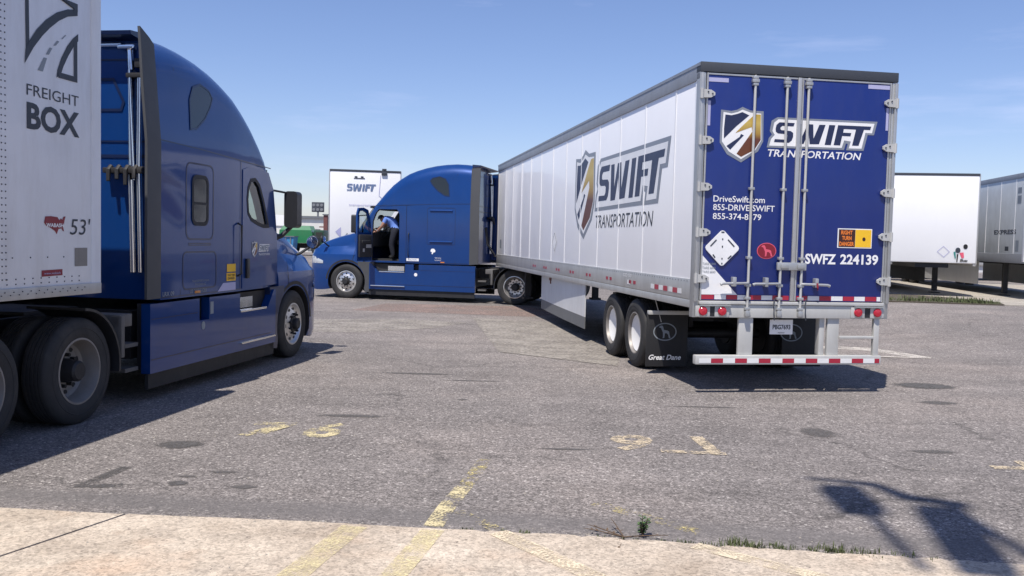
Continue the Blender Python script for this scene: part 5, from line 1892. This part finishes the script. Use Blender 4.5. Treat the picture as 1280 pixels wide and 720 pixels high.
GRASSM = mat('green_grass', (0.085, 0.105, 0.040), 0.8, 0, 0, 0.35, (0.11, 0.10, 0.045), 3.0, 0.3)
def blades(mb, x, y, z, h, n, spread, w=0.006):
    for _ in range(n):
        a = random.uniform(0, 6.283)
        r = spread * math.sqrt(random.random())
        bx, by = x + r * math.cos(a), y + r * math.sin(a)
        hh = h * random.uniform(0.5, 1.15)
        le = random.uniform(0.1, 0.7) * hh
        b2 = random.uniform(0, 6.283)
        dx, dy = math.cos(b2), math.sin(b2)
        px, py = -dy * w, dx * w
        mb.add([(bx - px, by - py, z), (bx + px, by + py, z), (bx + dx * le * .4 + px * .7, by + dy * le * .4 + py * .7, z + hh * .6), (bx + dx * le * .4 - px * .7, by + dy * le * .4 - py * .7, z + hh * .6), (bx + dx * le, by + dy * le, z + hh)],
               [(0, 1, 2, 3), (3, 2, 4)])
gb = MB()
for _ in range(240):
    t_ = random.choice((random.random(), random.gauss(0.62, 0.13), random.gauss(0.88, 0.05)))
    t_ = min(0.99, max(0.0, t_))
    x = 9.5 + 4.2 * t_
    y = 25.72 - 0.72 * t_ + abs(random.gauss(0, 0.6))
    blades(gb, x, y, GZ + 0.03, random.choice((0.05, 0.07, 0.10, 0.16)), 8, 0.15, 0.010)
o = gb.build('grass', GRASSM, smooth=False, recalc=False)
tag(o, 'rough grass along the kerb below the parked white trailer', 'grass', kind='stuff')
gb = MB()
for cx, cw, n_, hh in ((1.44, 0.05, 22, 0.055), (1.56, 0.06, 18, 0.05), (1.70, 0.03, 8, 0.035), (1.86, 0.05, 12, 0.035), (2.02, 0.06, 22, 0.05), (2.16, 0.04, 10, 0.04), (2.42, 0.08, 8, 0.03)):
    for _ in range(n_):
        x = random.gauss(cx, cw)
        y = edge_y(x) + random.gauss(0.035, 0.03)
        blades(gb, x, y, 0.0, hh * random.uniform(0.5, 1.2), 6, 0.03, 0.003)
for _ in range(40):
    x = random.uniform(-0.3, 1.4)
    blades(gb, x, edge_y(x) + 0.015, 0.0, 0.025, 4, 0.02, 0.003)
o = gb.build('grass', GRASSM, smooth=False, recalc=False)
tag(o, 'low grass growing in the crack along the concrete edge', 'grass', kind='stuff')

# grit and small stones lying about the concrete edge
pb_ = MB()
for _ in range(520):
    x = random.uniform(-4.2, 4.2)
    y = edge_y(x) + (random.gauss(0.02, 0.05) if random.random() < 0.55 else random.uniform(-0.9, 2.6))
    r = random.choice((0.003, 0.004, 0.005, 0.006, 0.009))
    z0 = 0.012 if y < edge_y(x) else 0.0
    a = random.uniform(0, 3)
    vs = []
    for k in range(6):
        q = a + k * math.pi / 3
        vs.append((x + r * random.uniform(0.7, 1.3) * math.cos(q), y + r * random.uniform(0.7, 1.3) * math.sin(q), z0))
    vs.append((x, y, z0 + r * random.uniform(0.6, 1.1)))
    pb_.add(vs, [(k, (k + 1) % 6, 6) for k in range(6)])
o = pb_.build('grit', mat('pale_grit', (0.30, 0.27, 0.23), 0.9, 0, 0, 0.5, (0.12, 0.10, 0.09), 40), smooth=False)
tag(o, 'loose grit and small stones along the concrete edge', 'gravel', kind='stuff')
# two weeds in the crack
LEAF = mat('weed_leaf', (0.075, 0.15, 0.04), 0.6, 0, 0, 0.2, (0.10, 0.10, 0.03), 9.0, 0.25)
STEM = mat('dry_stem', (0.10, 0.065, 0.04), 0.9)
def weed(x, y, label, green):
    r = empty('weed', (x, y, 0.0), random.uniform(0, 6))
    tag(r, label, 'plant')
    s = MB()
    l = MB()
    n = 7 if green else 5
    for k in range(n):
        a = random.uniform(0, 6.283)
        ln = random.uniform(0.08, 0.17) if green else random.uniform(0.14, 0.30)
        up = random.uniform(0.8, 1.0) if green else random.uniform(0.10, 0.35)
        d = Vector((math.cos(a) * (1 - up * 0.8), math.sin(a) * (1 - up * 0.8), up)).normalized()
        p = [Vector((0, 0, 0)) + d * ln * q + Vector((0, 0, -0.02 * q * q if not green else 0)) for q in (0, 0.33, 0.66, 1)]
        p = [Vector((q.x, q.y, max(q.z, 0.004))) for q in p]
        s.tube([tuple(q) for q in p], [0.004, 0.0035, 0.003, 0.0015], 6)
        for q in range(16 if green else 4):
            c = p[0].lerp(p[3], random.uniform(0.2, 1.0))
            b2 = random.uniform(0, 6.283)
            e = Vector((math.cos(b2), math.sin(b2), random.uniform(-0.1, 0.6))).normalized()
            w = e.cross(Vector((0, 0, 1))).normalized() * 0.008
            L_ = random.uniform(0.022, 0.042)
            l.add([c, c + e * L_ * .5 + w, c + e * L_, c + e * L_ * .5 - w], [(0, 1, 2, 3)])
    s.build('stem', STEM, r)
    l.build('leaves', LEAF if green else STEM, r, smooth=False, recalc=False)
    return r
weed(0.86, 5.60, 'small upright green weed in the crack at the concrete edge', True)
weed(0.74, 5.58, 'dry sprawling brown weed beside the green one at the concrete edge', False)

# ------------------------------------------------------------------ the driver climbing into the sunlit truck
def skin_body(name, chains, radii, mtl, root_idx=0, sub=2):
    me = bpy.data.meshes.new(name)
    me.from_pydata(chains[0], chains[1], [])
    o = bpy.data.objects.new(name, me)
    COL.objects.link(o)
    md = o.modifiers.new('skin', 'SKIN')
    md.use_smooth_shade = True
    if not me.skin_vertices:
        bpy.context.view_layer.objects.active = o
    sv = me.skin_vertices[0].data if me.skin_vertices else None
    if sv is None:
        sv = me.attributes
    for i, r in enumerate(radii):
        sv[i].radius = r if isinstance(r, tuple) else (r, r)
        sv[i].use_root = (i == root_idx)
    ss = o.modifiers.new('sub', 'SUBSURF')
    ss.levels = sub
    ss.render_levels = sub
    dg = bpy.context.evaluated_depsgraph_get()
    dg.update()
    nm = bpy.data.meshes.new_from_object(o.evaluated_get(dg))
    o.modifiers.clear()
    o.data = nm
    bpy.data.meshes.remove(me)
    nm.materials.clear()
    for q in (mtl if isinstance(mtl, list) else [mtl]):
        nm.materials.append(q)
    nm.polygons.foreach_set('use_smooth', [True] * len(nm.polygons))
    return o

def driver():
    root = empty('person', (K2[0], K2[1], 0), K2[2])
    # joints in the truck's own frame: u forward, v towards the open door, z up
    J = [(-1.44, 0.88, 2.00),                                   # 0 pelvis
         (-1.42, 0.89, 2.13), (-1.34, 0.88, 2.28), (-1.22, 0.86, 2.38), (-1.10, 0.83, 2.41), (-1.04, 0.82, 2.40),   # 1-5 spine, chest, neck
         (-0.97, 0.80, 2.38), (-0.90, 0.79, 2.35),             # 6-7 head
         (-1.42, 1.03, 1.96), (-1.36, 1.04, 1.60), (-1.42, 1.04, 1.28), (-1.30, 1.05, 1.24),   # 8-11 near leg
         (-1.42, 0.80, 1.96), (-1.28, 0.78, 1.62), (-1.30, 0.78, 1.28), (-1.18, 0.78, 1.24),   # 12-15 far leg
         (-1.17, 1.05, 2.38), (-1.08, 1.10, 2.16), (-0.92, 1.06, 2.02), (-0.86, 1.05, 2.00),   # 16-19 near arm
         (-1.13, 0.64, 2.36), (-0.98, 0.58, 2.20), (-0.80, 0.60, 2.12), (-0.74, 0.60, 2.10)]   # 20-23 far arm
    E_ = [(0, 1), (1, 2), (2, 3), (3, 4), (4, 5), (5, 6), (6, 7), (0, 8), (8, 9), (9, 10), (10, 11), (0, 12), (12, 13), (13, 14), (14, 15),
          (3, 16), (16, 17), (17, 18), (18, 19), (3, 20), (20, 21), (21, 22), (22, 23)]
    Rd = [(0.17, 0.15), (0.17, 0.15), (0.185, 0.155), (0.185, 0.15), (0.11, 0.09), (0.06, 0.06), (0.088, 0.095), (0.075, 0.085),
          0.12, 0.09, 0.062, 0.045, 0.12, 0.09, 0.062, 0.045, 0.075, 0.05, 0.04, 0.035, 0.075, 0.05, 0.04, 0.035]
    b = skin_body('body', (J, E_), Rd, [M['skin'], M['shirt'], M['trousers'], M['boot'], M['hair']])
    me = b.data
    segs = {}
    def near(p):
        best = None
        for (i, j) in E_:
            a, c = Vector(J[i]), Vector(J[j])
            t = max(0, min(1, (p - a).dot(c - a) / (c - a).length_squared))
            q = (p - (a + (c - a) * t)).length
            if best is None or q < best[0]:
                best = (q, i, j, t)
        return best
    idx = []
    for p in me.polygons:
        c = p.center
        q, i, j, t = near(c)
        m = 1
        if j in (8, 9, 12, 13, 10, 14): m = 2
        if j in (11, 15) or (j in (10, 14) and t > 0.9): m = 3
        if i == 0 and j == 1: m = 1 if c.z > 2.03 else 2
        if j in (6, 7) or (j == 5 and t > 0.3): m = 0
        if j in (17, 21) and t > 0.55: m = 0
        if j in (18, 19, 22, 23): m = 0
        idx.append(m)
    me.polygons.foreach_set('material_index', idx)
    b.parent = root
    # hair cap
    h = MB()
    import_rings = []
    c = Vector((-0.925, 0.795, 2.40))
    for i in range(7):
        ph = R(90 - i * 17)
        import_rings.append([(c.x + 0.105 * math.cos(ph) * math.cos(2 * math.pi * k / 16), c.y + 0.092 * math.cos(ph) * math.sin(2 * math.pi * k / 16), c.z + 0.105 * math.sin(ph)) for k in range(16)])
    h.loft(import_rings)
    ho = h.build('hair', M['hair'], root)
    f = MB()
    f.lathe([(0.0, 0.0), (0.012, 0.004), (0.016, 0.012), (0.012, 0.03)], (-0.835, 0.79, 2.36), 'x', 10)
    f.build('nose', M['skin'], root)
    # hands with five fingers each
    for (wx, wy, wz, sgn) in ((-0.86, 1.05, 2.00, 1), (-0.74, 0.60, 2.10, -1)):
        P = Vector((wx, wy, wz))
        V, E2, Rr = [tuple(P)], [], [0.032]
        V.append(tuple(P + Vector((0.045, 0, -0.005)))); E2.append((0, 1)); Rr.append((0.040, 0.020))
        for q, (dy, ln) in enumerate(((0.030, 0.070), (0.010, 0.080), (-0.010, 0.074), (-0.029, 0.056))):
            n0 = len(V)
            V += [tuple(P + Vector((0.080, dy, -0.006))), tuple(P + Vector((0.080 + ln * 0.5, dy * 1.1, -0.018))), tuple(P + Vector((0.080 + ln * 0.75, dy * 1.1, -0.045)))]
            E2 += [(1, n0), (n0, n0 + 1), (n0 + 1, n0 + 2)]
            Rr += [0.010, 0.009, 0.0075]
        n0 = len(V)
        V += [tuple(P + Vector((0.030, 0.042 * sgn, -0.014))), tuple(P + Vector((0.062, 0.066 * sgn, -0.028)))]
        E2 += [(0, n0), (n0, n0 + 1)]
        Rr += [0.012, 0.009]
        hnd = skin_body('hand', (V, E2), Rr, M['skin'])
        hnd.parent = root
    w = MB()
    w.lathe([(0.044, -0.012), (0.047, 0), (0.044, 0.012)], (-0.93, 1.06, 2.03), 'x', 14)
    w.build('wristwatch', M['chrome'], root)
    return root
dv = driver()
tag(dv, 'person in light blue shirt and dark trousers leaning into the open truck doorway', 'person')
